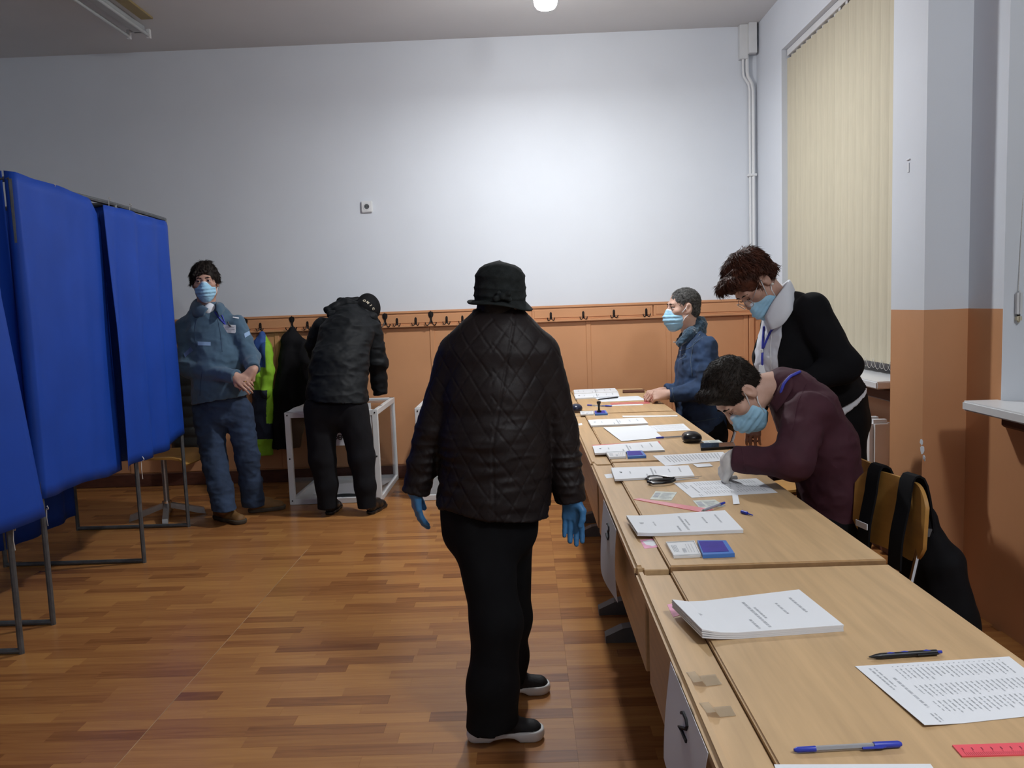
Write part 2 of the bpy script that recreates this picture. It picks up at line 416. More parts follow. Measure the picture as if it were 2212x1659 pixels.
class Fr:
    """local frame: x to the side (fwd x up), y forward, z up"""
    def __init__(s, o, fwd, up, sc=1.0):
        s.o = np.asarray(o, float); s.y = unit(fwd); up = np.asarray(up, float); s.x = unit(np.cross(s.y, up)); s.z = np.cross(s.x, s.y); s.s = sc
        s.R = np.stack([s.x, s.y, s.z], 1)
    def __call__(s, x, y, z): return s.o+s.s*(x*s.x+y*s.y+z*s.z)
    def loc(s, p): return (np.asarray(p)-s.o)@s.R/s.s
def head_prims(f, jaw=1.0, nose=1.0, ears=True):
    s = f.s; E = lambda c, r, k=.02, op='u': ell(f(*c), np.array(r)*s, f.R, k*s, op); K = lambda a, b, ra, rb, k=.02: cone(f(*a), f(*b), ra*s, rb*s, k*s)
    P = [E((0, -.014, .035), (.075, .095, .083)), E((0, .028, -.03), (.061, .060, .085), .03),
         K((.046*jaw, .005, -.075), (.014, .062, -.103), .022, .020, .03), K((-.046*jaw, .005, -.075), (-.014, .062, -.103), .022, .020, .03),
         K((-.012, .068, -.104), (.012, .068, -.104), .018, .018, .02),
         E((.043, .055, -.025), (.024, .022, .02), .02), E((-.043, .055, -.025), (.024, .022, .02), .02),
         K((-.034, .078, .022), (.034, .078, .022), .011, .011, .016),
         E((.031, .094, .002), (.017, .013, .012), .014, 's'), E((-.031, .094, .002), (.017, .013, .012), .014, 's'),
         E((.031, .0775, .0105), (.017, .0125, .0070), .004), E((-.031, .0775, .0105), (.017, .0125, .0070), .004), E((.031, .0770, -.0075), (.016, .0115, .0055), .004), E((-.031, .0770, -.0075), (.016, .0115, .0055), .004),
         K((0, .086, .008), (0, .108, -.034), .008*nose, .0125*nose, .012), K((-.011, .097, -.041), (.011, .097, -.041), .009, .009, .008),
         K((-.018, .088, -.068), (.018, .088, -.068), .007, .007, .006), K((-.016, .087, -.077), (.016, .087, -.077), .0075, .0075, .004)]
    if ears:
        for sx in (1, -1):
            P += [E((sx*.078, -.010, -.008), (.010, .021, .034), .006), E((sx*.088, -.006, -.004), (.007, .011, .019), .005, 's'), E((sx*.078, -.004, -.034), (.008, .010, .010), .006)]
    return P
def hand_prims(wr_, d, n, ts, s=1.0, curl=(.5, .5, .4), spread=.05, thumb=.5, fat=0.0, each=None):
    """wrist point, direction to the knuckles, back-of-hand normal, thumb side +1/-1 along d x n"""
    f = Fr(wr_, d, n, s); R = lambda r: (r+fat)*s; P = []
    X = [.030, .010, -.011, -.030]
    for i, x in enumerate(X): P.append(cone(f(ts*x*.55, .008, 0), f(ts*x, .084-.004*abs(i-1), 0), R(.0135), R(.0105), .014*s))
    P.append(cone(f(0, -.02, 0), f(0, .02, 0), R(.021), R(.022), .02*s, flat=(f.z, .75)))
    LEN = [(.043, .026, .021), (.047, .029, .022), (.043, .027, .021), (.034, .021, .018)]
    for i, x in enumerate(X):
        p = V(ts*x, .084-.004*abs(i-1), 0); a = 0.0; yaw = ts*spread*(1.5-i); cl = curl if each is None else each[i]
        for j, l in enumerate(LEN[i]):
            a += cl[j]; dv = V(math.sin(yaw)*math.cos(a), math.cos(yaw)*math.cos(a), -math.sin(a)); q = p+dv*l
            P.append(cone(f(*p), f(*q), R(.0092-.0009*j-.0008*(i == 3)), R(.0083-.0009*j-.0008*(i == 3)), .004*s)); p = q
    t0 = V(ts*.022, .018, -.006); t1 = V(ts*.044, .046, -.012-.014*thumb); t2 = V(ts*(.052-.022*thumb), .076, -.018-.022*thumb); t3 = V(ts*(.052-.045*thumb), .098, -.022-.028*thumb)
    P += [cone(f(*t0), f(*t1), R(.0145), R(.0115), .01*s), cone(f(*t1), f(*t2), R(.0105), R(.0092), .005*s), cone(f(*t2), f(*t3), R(.0092), R(.0075), .004*s)]
    return P
from mathutils.bvhtree import BVHTree
def bvh_of(o):
    me = o.data; n = len(me.vertices); co = np.empty(n*3, F32); me.vertices.foreach_get('co', co); co = co.reshape(-1, 3)+ORG[o.name]
    return BVHTree.FromPolygons(co.tolist(), [tuple(p.vertices) for p in me.polygons])
def hit(b, x, y, off=.0, strict=False):
    d = ray(x, y); d = d/np.linalg.norm(d); r = b.ray_cast(Vector(tuple(CAM)), Vector(tuple(d)))
    if r[0] is None:
        if strict: return None
        r = b.find_nearest(Vector(tuple(CAM+d*np.linalg.norm(np.array(b.find_nearest(Vector(tuple(CAM)))[0])-CAM))))
    n = np.array(r[1]); return np.array(r[0])+n*off
def seamline(name, b, px, r, m, par, n=14, off=.0):
    '''cord or stitched seam lying on a garment; px polyline of where it runs'''
    P = []
    px = np.array(px, float); t = np.linspace(0, len(px)-1, n)
    for k in t:
        i = min(int(k), len(px)-2); q = px[i]+(px[i+1]-px[i])*(k-i); h = hit(b, q[0], q[1], off, True)
        if h is not None: P.append(h)
    if len(P) < 2: print('NO SEAM', name); return None
    return obj(name, MB().tube(P, r, 6), m, par, smooth='all')
def patch(name, b, q4, m, par, th=.004, nu=8, nv=4):
    '''piece of cloth sewn on a garment'''
    q = [np.array(p, float) for p in q4]; G = []
    for i in range(nu):
        u = i/(nu-1); row = []
        for j in range(nv):
            v = j/(nv-1); x, y = (q[0]*(1-u)+q[1]*u)*(1-v)+(q[3]*(1-u)+q[2]*u)*v; h = hit(b, x, y, th*.7)
            if h is None: return None
            row.append(h)
        G.append(row)
    G = np.array(G); nv_ = np.cross(G[1, 0]-G[0, 0], G[0, 1]-G[0, 0]); G = G if nv_@(CAM-G[0, 0]) > 0 else G[:, ::-1]
    return obj(name, MB().slab(G, th), m, par, smooth=True)
def strands(parent, f, n, length, m, seed=0, flow=None, width=.0016, lift=.25, zmin=-9, jit=.15, ymax=.06):
    '''loose hair locks over the hair mass, combed along flow(local point)'''
    me = parent.data; N = len(me.vertices); co = np.empty(N*3, F32); me.vertices.foreach_get('co', co); co = co.reshape(-1, 3)+ORG[parent.name]
    nn = np.empty(N*3, F32); me.vertex_normals.foreach_get('vector', nn); nn = nn.reshape(-1, 3); r = np.random.RandomState(seed)
    mb = MB()
    for i in r.choice(N, min(n, N), replace=False):
        p = co[i].astype(float); nr = nn[i].astype(float); q = f.loc(p)
        if q[2] < zmin or (q[1] > ymax and q[2] < .085): continue
        fl = unit(f.R@np.asarray(flow(q)))+r.normal(0, jit, 3); t = fl-nr*(fl@nr); t = t/(np.linalg.norm(t)+1e-9); l = length*r.uniform(.6, 1.3); up = lift*r.uniform(.3, 1.4)
        p0 = p-nr*.003; p1 = p+t*l*.5+nr*l*.5*up; p2 = p+t*l+nr*l*up*.7; w2 = width*r.uniform(.6, 1.5); sd = np.cross(t, nr)
        vs = [p0+sd*w2, p0-sd*w2, p0+nr*w2, p1+sd*w2*.9, p1-sd*w2*.9, p1+nr*w2*.9, p2]
        mb.add(vs, [(0, 1, 4, 3), (1, 2, 5, 4), (2, 0, 3, 5), (3, 4, 6), (4, 5, 6), (5, 3, 6)])
    o = obj('hair_strands', mb, m, parent, smooth='all', fix=False); o['kind'] = 'stuff'; return o
def blimb(pts, rs, k=.02): return limb(pts, [r*.76 if r > .031 else r*.92 for r in rs], k)
def bloft(rings, side, k=.02): return loft([(c, w_*.84, d*.80) for c, w_, d in rings], side, k)
def collar(name, rows, m, par, th=.004):
    '''turned collar: rows of (top, fold, tip) points running round the neck'''
    G = []
    R_ = np.array(rows); t = np.linspace(0, len(R_)-1, 17)
    for k in t:
        i = min(int(k), len(R_)-2); u = k-i; p0, p1, p2, p3 = R_[max(i-1, 0)], R_[i], R_[i+1], R_[min(i+2, len(R_)-1)]
        q = .5*((2*p1)+(-p0+p2)*u+(2*p0-5*p1+4*p2-p3)*u*u+(-p0+3*p1-3*p2+p3)*u**3)
        G.append([q[0]*(1-v)*(1-2*v)+q[1]*4*v*(1-v)+q[2]*v*(2*v-1) for v in (0, .2, .4, .6, .8, 1)])
    return obj(name, MB().slab(np.array(G), th), m, par, smooth='all')
def limb(pts, rs, k=.03, flat=None): return [cone(a, b, ra, rb, k, flat) for a, b, ra, rb in zip(pts, pts[1:], rs, rs[1:])]
M['skin'] = mat('skin', (.47, .27, .20), .55, noise=(40, .07), bump=(120, .08, .001), attr=False)
M['skin2'] = mat('skin_pale', (.52, .32, .245), .55, noise=(40, .07), bump=(120, .08, .001))
M['mask'] = mat('blue_mask', (.27, .50, .68), .75, attr=True, noise=(30, .05), bump=(150, .08, .001))
M['loop'] = mat('ear_loop_white', (.75, .76, .78), .7, noise=(60, .04))
M['eyew'] = mat('eye_white', (.33, .31, .30), .2, noise=(60, .03)); M['iris'] = mat('dark_iris', (.02, .012, .008), .15, noise=(60, .1))
def mask_parts(f0, parent, drop=.006, edge=(.62, .70, .78), base=(.31, .55, .73), loops=True, yaw=0.0):
    s = f0.s; f = Fr(f0(0, 0, -drop), f0.y, f0.z, s)
    P = [ell(f(0, .040, -.058), np.array((.066, .064, .068))*s, f.R, .02*s), cone(f(0, .094, -.010), f(0, .104, -.044), .019*s, .026*s, .025*s), cone(f(0, .070, -.104), f(0, .090, -.070), .034*s, .034*s, .03*s),
         cut(f(0, .0, -.022), f.z*1.0-f.y*.28), cut(f(0, .020, -.05), -f.y)]
    def pleat(v, n):
        q = f.loc(v); return .0024*s*np.sin(q[:, 2]*2*math.pi/.024)*np.clip((q[:, 1]-.03)/.03, 0, 1)*(np.abs(q[:, 2]+.06) < .036)+.0012*vnoise(v*90, 3)
    def col(v):
        q = f.loc(v); e = (q[:, 2]-.28*(q[:, 1]) > -.032) | (q[:, 2] < -.130)
        return np.where(e[:, None], np.array(edge), np.array(base))
    mk = solid('face_mask', P, .0032, M['mask'], parent, [pleat], col)
    if loops:
        for sx in (1, -1):
            mb = MB()
            mb.tube([f(sx*.058, .040, -.030), f0(sx*.072, .014, -.012), f0(sx*.0795, .006, .006), f0(sx*.080, -.006, .018)], [.0026*s]*4, 6)
            mb.tube([f(sx*.058, .034, -.088), f0(sx*.070, .012, -.062), f0(sx*.078, -.010, -.040), f0(sx*.079, -.020, -.030)], [.0026*s]*4, 6)
            obj('ear_loop', mb, M['loop'], mk, smooth='all')
    return mk
def eyes(f, parent, look=(0, 1, 0), closed=False, skin='skin'):
    for sx in (1, -1):
        mb = MB(); c = f(sx*.031, .0765, .0015); r = .0112*f.s
        if closed:
            mb.tube([f(sx*.031-.014, .0885, -.001), f(sx*.031-.006, .0915, -.005), f(sx*.031+.006, .0915, -.005), f(sx*.031+.014, .0885, -.001)], .0016*f.s, 5); obj('eyelashes', mb, M['iris'], parent); continue
        mb.lathe([(r*math.sin(t), r*math.cos(t)) for t in np.linspace(0, math.pi, 9)], 12, c); e = obj('eye', mb, M['eyew'], parent, smooth='all')
        d = unit(f.R@V(*look)); ir = MB(); a = unit(np.cross(d, V(0, 0, 1))); b = np.cross(a, d)
        ir.prism([(.0062*f.s*math.cos(t), .0062*f.s*math.sin(t)) for t in np.linspace(0, 2*math.pi, 12, endpoint=False)], c+d*(r*.86), a, -b, r*.25); obj('iris', ir, M['iris'], e)
def shoe(name, toe, heel, parent, m_up, m_sole, w_=.046, h=.075, sole=.028, ankle=None, arch=False):
    toe = V(*toe[:2], 0); heel = V(*heel[:2], 0); d = unit(toe-heel); L = np.linalg.norm(toe-heel); sd = np.cross(V(0, 0, 1), d)
    p = lambda t, x, z: heel+d*(t*L)+sd*x+V(0, 0, z)
    S = [cone(p(.16, 0, .02), p(.45, 0, .02), w_*.80, w_*.82, .03), cone(p(.45, 0, .02), p(.83, 0, .02), w_*.82, w_*1.0, .03),
         cut(p(.5, 0, sole), (0, 0, 1)), cut(p(.5, 0, .0005), (0, 0, -1))]
    if arch: S += [ell(p(.50, 0, -.002), (.045, .09, .020), np.stack([d, sd, V(0, 0, 1)], 1), .012, 's')]
    so = solid(name, S, .005, m_sole, parent)
    U = [cone(p(.17, 0, .04), p(.5, 0, .045), w_*.72, w_*.74, .03), cone(p(.5, 0, .040), p(.83, 0, .022), w_*.76, w_*.84, .03),
         cone(p(.20, 0, h), p(.55, 0, .06), w_*.70, w_*.62, .03), cut(p(.5, 0, sole-.003), (0, 0, -1))]
    if ankle is not None: U.append(cone(p(.2, 0, h), ankle, w_*.75, w_*.9, .03))
    solid('upper', U, .005, m_up, so, [wr(.0012, 40, 40, 40, 5)])
    return so
# ------------------------------------------------------------------ the room
XL, XR, YF, YB, ZC, ZW = -4.7, 1.91, -2.2, 6.55, 3.52, 1.315
ZWB = 1.385
fl = struct('floor', MB().bx(XL-.1, XR+.4, YF-.1, YB+.1, -.08, -.0065), M['floor'])
fl.data.attributes.new('tone', 'FLOAT', 'POINT').data.foreach_set('value', [.1]*8)
PLW = .0655
planks = []
yy = YF; row = 0
while yy < YB:
    board = row//3
    for c0 in range(-4, 3):
        xa, xb = -1.335+1.455*c0, -1.335+1.455*(c0+1)
        if xb < XL or xa > XR: continue
        cuts = [xa]; x = xa+rnd.uniform(.12, .5)
        while x < xb-.12: cuts.append(x); x += rnd.uniform(.24, .52)
        cuts.append(xb)
        for a, b in zip(cuts, cuts[1:]): planks.append((max(a, XL), min(b, XR), yy, min(yy+PLW, YB), (.05+.95*rnd.random()**.74)))
    yy += PLW; row += 1
planks = [q for q in planks if q[1] > q[0]+.02]
def inview(q):
    c = V((q[0]+q[1])/2, (q[2]+q[3])/2, 0)-CAM; z = c@FW
    if z < 1: return -1
    px = c@RT/z*FOC+IW/2; py = c@DN/z*FOC+IH/2
    if px < 60 or px > 1340 or py > IH+20 or py < 1040: return -1
    return py
vis = sorted(planks, key=inview, reverse=True)
near = set(q for q in vis[:298] if inview(q) > 0)
def plank_mb(mb, q):
    a, b, c, d, t = q; g = .0002; z = -.0004*t
    vs = [(a, c, -.006), (b, c, -.006), (b, d, -.006), (a, d, -.006), (a+g, c+g, z), (b-g, c+g, z), (b-g, d-g, z), (a+g, d-g, z)]
    mb.add(vs, [(4, 5, 6, 7), (0, 1, 5, 4), (1, 2, 6, 5), (2, 3, 7, 6), (3, 0, 4, 7)])
def tone(o, vals): o.data.attributes.new('tone', 'FLOAT', 'POINT').data.foreach_set('value', vals)
far = [q for q in planks if q not in near]
mb = MB()
for q in far: plank_mb(mb, q)
o = obj('floor_plank', mb, M['floor'], fl, fix=False); o.name = 'floor_plank_field'; o['kind'] = 'stuff'; tone(o, [q[4] for q in far for _ in range(8)])
for q in sorted(near):
    mb = MB(); plank_mb(mb, q); o = obj('floor_plank', mb, M['floor'], fl, fix=False, origin=((q[0]+q[1])/2, (q[2]+q[3])/2, 0)); tone(o, [q[4]]*8)
obj('joint_strip', MB().bx(-1.3360, -1.3340, YF, 4.6, -.004, .0006), mat('pale_joint', (.42, .27, .13), .6, noise=(9, .35)), fl)
# walls
struct('ceiling', MB().bx(XL-.1, XR+.4, YF-.1, YB+.1, ZC, ZC+.1), M['ceil'])
struct('wall_back', MB().bx(XL-.1, XR+.4, YB, YB+.12, -.05, ZC+.05), M['wall'])
struct('wall_left', MB().bx(XL-.12, XL, YF-.1, YB+.1, -.05, ZC+.05), M['wall'])
struct('wall_front', MB().bx(XL-.1, XR+.4, YF-.12, YF, -.05, ZC+.05), M['wall'])
W1 = (4.02, 5.935); W2 = (1.25, 3.215); ZS, ZT = .945, 3.15
wr_ = MB()
for a, b in ((YF, W2[0]), (W2[1], W1[0]), (W1[1], YB)): wr_.bx(XR, XR+.28, a, b, ZW, ZC)
for a, b in (W1, W2): wr_.bx(XR, XR+.28, a, b, ZT, ZC)
wall_r = struct('wall_right', wr_, M['wall'])
lo = MB()
for a, b in ((YF, W2[0]), (W2[1], W1[0]), (W1[1], YB)): lo.bx(XR, XR+.28, a, b, -.02, ZW)
for a, b in (W1, W2): lo.bx(XR, XR+.28, a, b, -.02, ZS-.04)
obj('painted_dado', lo, M['orange'], wall_r)
rv = MB()
for a, b in (W1, W2):
    for y, s in ((b, -1), (a, 1)): rv.bx(XR-.0005, XR+.28, min(y, y+s*.003), max(y, y+s*.003), ZS-.02, ZT)
    rv.bx(XR-.0005, XR+.28, a, b, ZT-.003, ZT)
obj('window_reveal', rv, M['wall'], wall_r)
# projecting pier between the two windows
XP = 1.722
pc = struct('wall_pier', MB().bx(XP, XR, 3.465, 3.775, ZW, ZC), M['wall'])
obj('painted_dado', MB().bx(XP, XR, 3.465, 3.775, -.02, ZW), M['orange'], pc)
fk = MB()
for (px, py, w_, h_) in ((1991, 955, 9, 12), (1993, 972, 11, 20), (1996, 988, 7, 10), (1998, 994, 4, 5)):
    c = onx(px, py, XP-.0012); k = 3.55/FOC; n = 9
    fk.prism([(w_*.5*k*(.7+.5*rnd.random())*math.cos(t)*1.6, h_*.5*k*(.7+.5*rnd.random())*math.sin(t)) for t in np.linspace(0, 2*math.pi, n, endpoint=False)], c, V(0, -1, 0), V(0, 0, 1), .0014)
obj('chipped_plaster', fk, M['wall'], pc)
t_ = MB(); c = onx(1962, 362, XP-.002); t_.box(c, (.003, .014, .042), .0008); t_.box(c+V(-.001, 0, .035), (.004, .028, .006), .001)
tag(obj('paper_scrap', t_, M['paper'], origin=c), 'tiny white scrap of torn paper stuck on the white pier', 'paper')
# window sills, frames
for i, (a, b) in enumerate((W1, W2)):
    y1 = b-.003 if i == 0 else b+.0
    s_ = MB(); s_.bx(XR, XR+.28, a+.004, b-.004, ZS-.035, ZS, .002); s_.bx(1.765 if i == 0 else 1.765, XR, a if i == 0 else a-.05, (b-.02) if i == 0 else b-.02+.04, ZS-.035, ZS+.004, .006, 2)
    wf = MB(); x = XR+.20
    for y in (a+.004, (a+b)/2-.03, b-.064): wf.bx(x, x+.06, y, y+.06, ZS, ZT-.004, .004)
    for z in (ZS+.001, 2.45, ZT-.064): wf.bx(x+.002, x+.058, a+.01, b-.01, z, z+.06, .004)
    w_o = struct('window_%d' % (i+1), wf, M['trimw'])
    obj('pane', MB().bx(x+.025, x+.031, a+.02, b-.02, ZS+.02, ZT-.02), M['glass'], w_o)
    obj('sill', s_, M['trimw'], w_o)
ap = struct('trim_2', MB().bx(1.83, 1.905, 4.0, 5.9, .845, .905, .006), M['brown'])
struct('trim_3', MB().bx(1.84, 1.908, 1.25, 3.1, .86, .905, .01), M['brown'])
# wainscot of the back wall: backing, panels, battens, rails, hook boards
wn = struct('trim_1', MB().bx(XL, XR, YB-.012, YB, 0, 1.372), M['orange'])
BAT = [-4.6, -3.96, -3.316, -2.676, -2.036, -1.396, -.756, -.116, .524, 1.177, 1.805]
for a, b in zip(BAT, BAT[1:]): obj('panel', MB().bx(a+.018, b-.018, YB-.020, YB-.012, .115, 1.248, .003), M['orange'], wn)
for b in BAT: obj('batten', MB().bx(b-.02, b+.02, YB-.027, YB-.012, .11, 1.25, .004), M['orange'], wn)
obj('corner_post', MB().bx(1.83, 1.872, YB-.03, YB-.012, 0, 1.262, .004), M['orange'], wn)
obj('shelf_rail', MB().bx(XL, 1.885, YB-.055, YB-.012, 1.250, 1.272, .006, 2), M['orange'], wn)
obj('top_moulding', MB().bx(XL, XR, YB-.034, YB-.012, 1.362, 1.385, .006, 2), M['orange'], wn)
HB = [(XL, .060), (.068, 1.050), (1.058, 1.90)]
for a, b in HB:
    h_ = MB().bx(a, b, YB-.026, YB-.012, 1.272, 1.362, .002); h_.bx(a+.018, b-.018, YB-.031, YB-.026, 1.285, 1.352, .002)
    obj('hook_board', h_, M['orange'], wn)
obj('skirting', MB().bx(XL, XR, YB-.03, YB-.012, 0, .105, .004), M['brown'], wn).name = 'skirting_board'
struct('baseboard_right', MB().bx(XR-.012, XR, 3.78, YB-.03, 0, .07, .003), M['brown'])
# heating pipe and radiator under the far window
rd = thing('radiator', (1.83, 4.6, .12), 'white ribbed radiator under the far window, mostly hidden behind the black trousers', 'radiator')
for k in range(11):
    y = 4.1+k*.1; r_ = MB().bx(1.775, 1.885, y, y+.075, .16, .74, .02, 2); obj('rib', r_, M['trimw'], rd, smooth=True)
cn = MB(); cn.tube([(1.83, 4.12, .2), (1.83, 5.16, .2)], .016, 8); cn.tube([(1.83, 4.12, .7), (1.83, 5.16, .7)], .016, 8); cn.tube([(1.83, 4.3, 0), (1.83, 4.3, .2)], .012, 8); cn.tube([(1.83, 5.0, 0), (1.83, 5.0, .2)], .012, 8)
obj('connector', cn, M['trimw'], rd)
# coat hooks
def hook_small(c):
    mb = MB(); y = YB-.031
    mb.prism([(-.009, -.028), (.009, -.028), (.0095, .022), (.006, .031), (0, .034), (-.006, .031), (-.0095, .022)], V(c[0], y, c[1]), V(1, 0, 0), V(0, 0, 1), .004)
    for s in (-1, 1):
        mb.tube([(c[0]+s*.003, y-.004, c[1]-.012), (c[0]+s*.010, y-.018, c[1]-.03), (c[0]+s*.020, y-.028, c[1]-.033), (c[0]+s*.028, y-.03, c[1]-.022), (c[0]+s*.030, y-.03, c[1]-.010)], .0036, 6)
    mb.tube([(c[0], y-.003, c[1]+.008), (c[0], y-.028, c[1]-.002), (c[0], y-.034, c[1]+.014)], .0036, 6)
    return mb
def hook_orn(c):
    mb = MB(); y = YB-.031
    pl = [(0, .062), (.006, .052), (.013, .054), (.020, .044), (.021, .028), (.017, .014), (.009, .004), (.007, -.012), (.012, -.028), (.008, -.036), (-.008, -.036), (-.012, -.028), (-.007, -.012), (-.009, .004), (-.017, .014), (-.021, .028), (-.020, .044), (-.013, .054), (-.006, .052)]
    mb.prism(pl, V(c[0], y, c[1]), V(1, 0, 0), V(0, 0, 1), .005)
    mb.prism([(.012*math.cos(t), .030+.016*math.sin(t)) for t in np.linspace(0, 6.283, 10, endpoint=False)], V(c[0], y-.005, c[1]), V(1, 0, 0), V(0, 0, 1), .004)
    mb.prism([(.006*math.cos(t), .030+.011*math.sin(t)) for t in np.linspace(0, 6.283, 8, endpoint=False)], V(c[0], y-.009, c[1]), V(1, 0, 0), V(0, 0, 1), .004)
    for s in (-1, 1):
        mb.tube([(c[0]+s*.005, y-.004, c[1]-.02), (c[0]+s*.018, y-.02, c[1]-.052), (c[0]+s*.032, y-.034, c[1]-.058), (c[0]+s*.043, y-.036, c[1]-.046), (c[0]+s*.045, y-.036, c[1]-.032)], [.0045, .0045, .0042, .004, .0055], 6)
    return mb
SH = [(-2.161, 1.300, 'small dark double coat hook just right of the leaning man, above the lime jacket'), (-1.773, 1.298, 'small dark double coat hook above the black hanging coat, left of the bent voter'),
      (-1.037, 1.298, 'small dark double coat hook right of the bent voter, nearest to the face shaped hook'), (-.884, 1.299, 'small dark double coat hook between the two face shaped hooks, second from bent voter'),
      (-.63, 1.299, 'small dark double coat hook first right of the last face shaped hook'), (-.501, 1.299, 'small dark double coat hook beside the left shoulder of the woman in the hat'),
      (-.02, 1.299, 'small dark double coat hook peeping out right of the hat brim'), (.221, 1.300, 'small dark double coat hook, leftmost on the middle hook board'), (.485, 1.299, 'small dark double coat hook, second on the middle hook board'),
      (.734, 1.302, 'small dark double coat hook, third on the middle hook board'), (.997, 1.303, 'small dark double coat hook, last on the middle board beside the bearded face')]
h0 = None
for x, z, lb in SH:
    if h0 is None: h0 = tag(obj('coat_hook', hook_small((x, z)), M['iron'], smooth=True), lb, 'coat hook', 'small double coat hooks on the wall boards'); hx = (x, z)
    else: dup(h0, (x-hx[0], 0, z-hx[1]), lb)
OHK = [(-2.285, 1.318, 'ornate face shaped black coat hook behind the shoulder of the leaning man'), (-1.899, 1.320, 'ornate face shaped black coat hook holding the black coat'),
       (-1.134, 1.318, 'ornate face shaped black coat hook beside the cap of the bent voter'), (-.758, 1.320, 'ornate face shaped black coat hook standing alone between bent voter and woman in hat')]
h0 = None
for x, z, lb in OHK:
    if h0 is None: h0 = tag(obj('coat_hook', hook_orn((x, z)), M['iron'], smooth=True), lb, 'coat hook', 'face shaped coat hooks on the long board'); hx = (x, z)
    else: dup(h0, (x-hx[0], 0, z-hx[1]), lb)
# wall socket
sx, sz = -1.238, 2.237; yw = YB
so = thing('wall_socket', (sx, yw, sz), 'small white power socket high on the white back wall', 'socket')
R_ = np.array([[1, 0, 0], [0, 0, -1], [0, 1, 0.]])   # lathe axis z -> -y
obj('cover_plate', MB().box((sx, yw-.010, sz), (.092, .020, .092), .006, None, 2), M['trimw'], so)
d_ = MB(); d_.lathe([(.030, 0), (.030, .003), (.021, .003), (.0205, .0)], 20, (sx, yw-.020, sz), R_); obj('rim', d_, M['alu'], so)
d_ = MB(); d_.lathe([(.0205, 0), (.0205, .0012), (.0, .0012)], 20, (sx, yw-.020, sz), R_); w_o = obj('well', d_, M['grayp'], so)
d_ = MB()
for s in (-1, 1): d_.lathe([(.003, 0), (.003, .0012), (0, .0012)], 8, (sx+s*.0095, yw-.0212, sz), R_)
obj('pin_hole', d_, M['blackp'], w_o)
# conduit in the corner
cx, cy = 1.842, YB
cd_ = thing('cable_conduit', (1.86, YB, 1.4), 'white cable pipes running down the back right corner from a ceiling duct', 'conduit')
for dx, dy, zb in ((0, -.02, 3.26), (.06, -.06, 3.29)):
    obj('duct', MB().bx(cx-.075+dx, cx-.012+dx, cy-.055+dy+.02, cy+dy+.02-.001, zb, ZC, .003), M['alu'], cd_)
for dx, r in ((0, .010), (.026, .014)):
    x0 = cx-.045+dx*1.2; x1 = cx+.005+dx
    mb = MB(); mb.tube([(x0, cy-.03, 3.29), (x0, cy-.03, 3.17), (x0+.005, cy-.03, 3.13), (x1-.008, cy-.03, 3.07), (x1, cy-.03, 3.02), (x1, cy-.03, 1.392)], r, 8)
    obj('pipe', mb, M['trimw'], cd_, smooth=True)
for z in (2.355, 1.72): obj('clip', MB().bx(cx-.012, cx+.055, cy-.048, cy-.001, z, z+.02, .003), M['trimw'], cd_)
# vertical blind of the far window
vb = thing('vertical_blind', (1.985, 5.0, 1.0), 'cream vertical slat blind closed across the far window', 'blind')
xb = 1.975
obj('head_rail', MB().bx(xb-.03, xb+.02, W1[0]+.03, W1[1]-.012, 3.10, 3.145, .003), M['trimw'], vb)
ys = W1[1]-.055; k = 0; sl = []
while ys > W1[0]+.05:
    first = ys > 5.02
    th = math.radians(24 if first else 9); wd = .127; cc = V(xb+.0 + (0 if first else -.012), ys, 0)
    dv = V(math.sin(th), -math.cos(th), 0); nv = V(-math.cos(th), -math.sin(th), 0); G = []
    for i in range(5):
        u = (i/4-.5); G.append([cc+dv*u*wd+nv*(.010*(1-4*u*u))+V(0, 0, z) for z in (1.012, 3.085)])
    mb = MB(); mb.slab(np.array(G), .0012); obj('slat', mb, M['blind'], vb, smooth=True)
    cl = MB(); cl.box(cc+V(0, 0, 3.094), (.02, .03, .022), .003); obj('slat_carrier', cl, M['trimw'], vb)
    sl.append(cc); ys -= .098 if first else .105; k += 1
ch = MB()
for a, b in zip(sl, sl[1:]):
    for dx in (-.012, .012): ch.tube([(a+(b-a)*t)+V(dx-.006, 0, 1.03-.055*math.sin(math.pi*t)) for t in np.linspace(0, 1, 9)], .0013, 5)
obj('bottom_chain', ch, M['string'], vb)
# blind chain of the near window
vc = thing('blind_chain', (1.96, 3.1, 1.4), 'beaded white pull chain with plastic weight hanging in the near window reveal', 'blind chain')
for (x0, y0, x1, y1) in ((2207, 350, 2191, 648), (2213, 350, 2199, 650)):
    mb = MB(); a = onx(x0, y0, 1.98); b = onx(x1, y1, 1.96); a = a+(a-b)*.6; n = 150
    mb.tube([a, b], .0008, 4)
    for i in range(n): mb.lathe([(0.0006, -.0022), (.0022, 0), (.0006, .0022)], 5, a+(b-a)*i/(n-1))
    obj('bead_strand', mb, M['string'], vc)
c = onx(2201, 655, 1.96)
obj('weight', MB().box(c+V(0, 0, 0), (.022, .028, .10), .008, None, 2), M['alu'], vc, smooth=True)
obj('weight_tip', MB().box(c+V(0, 0, -.060), (.020, .026, .03), .007, None, 2), M['blind'], vc, smooth=True)
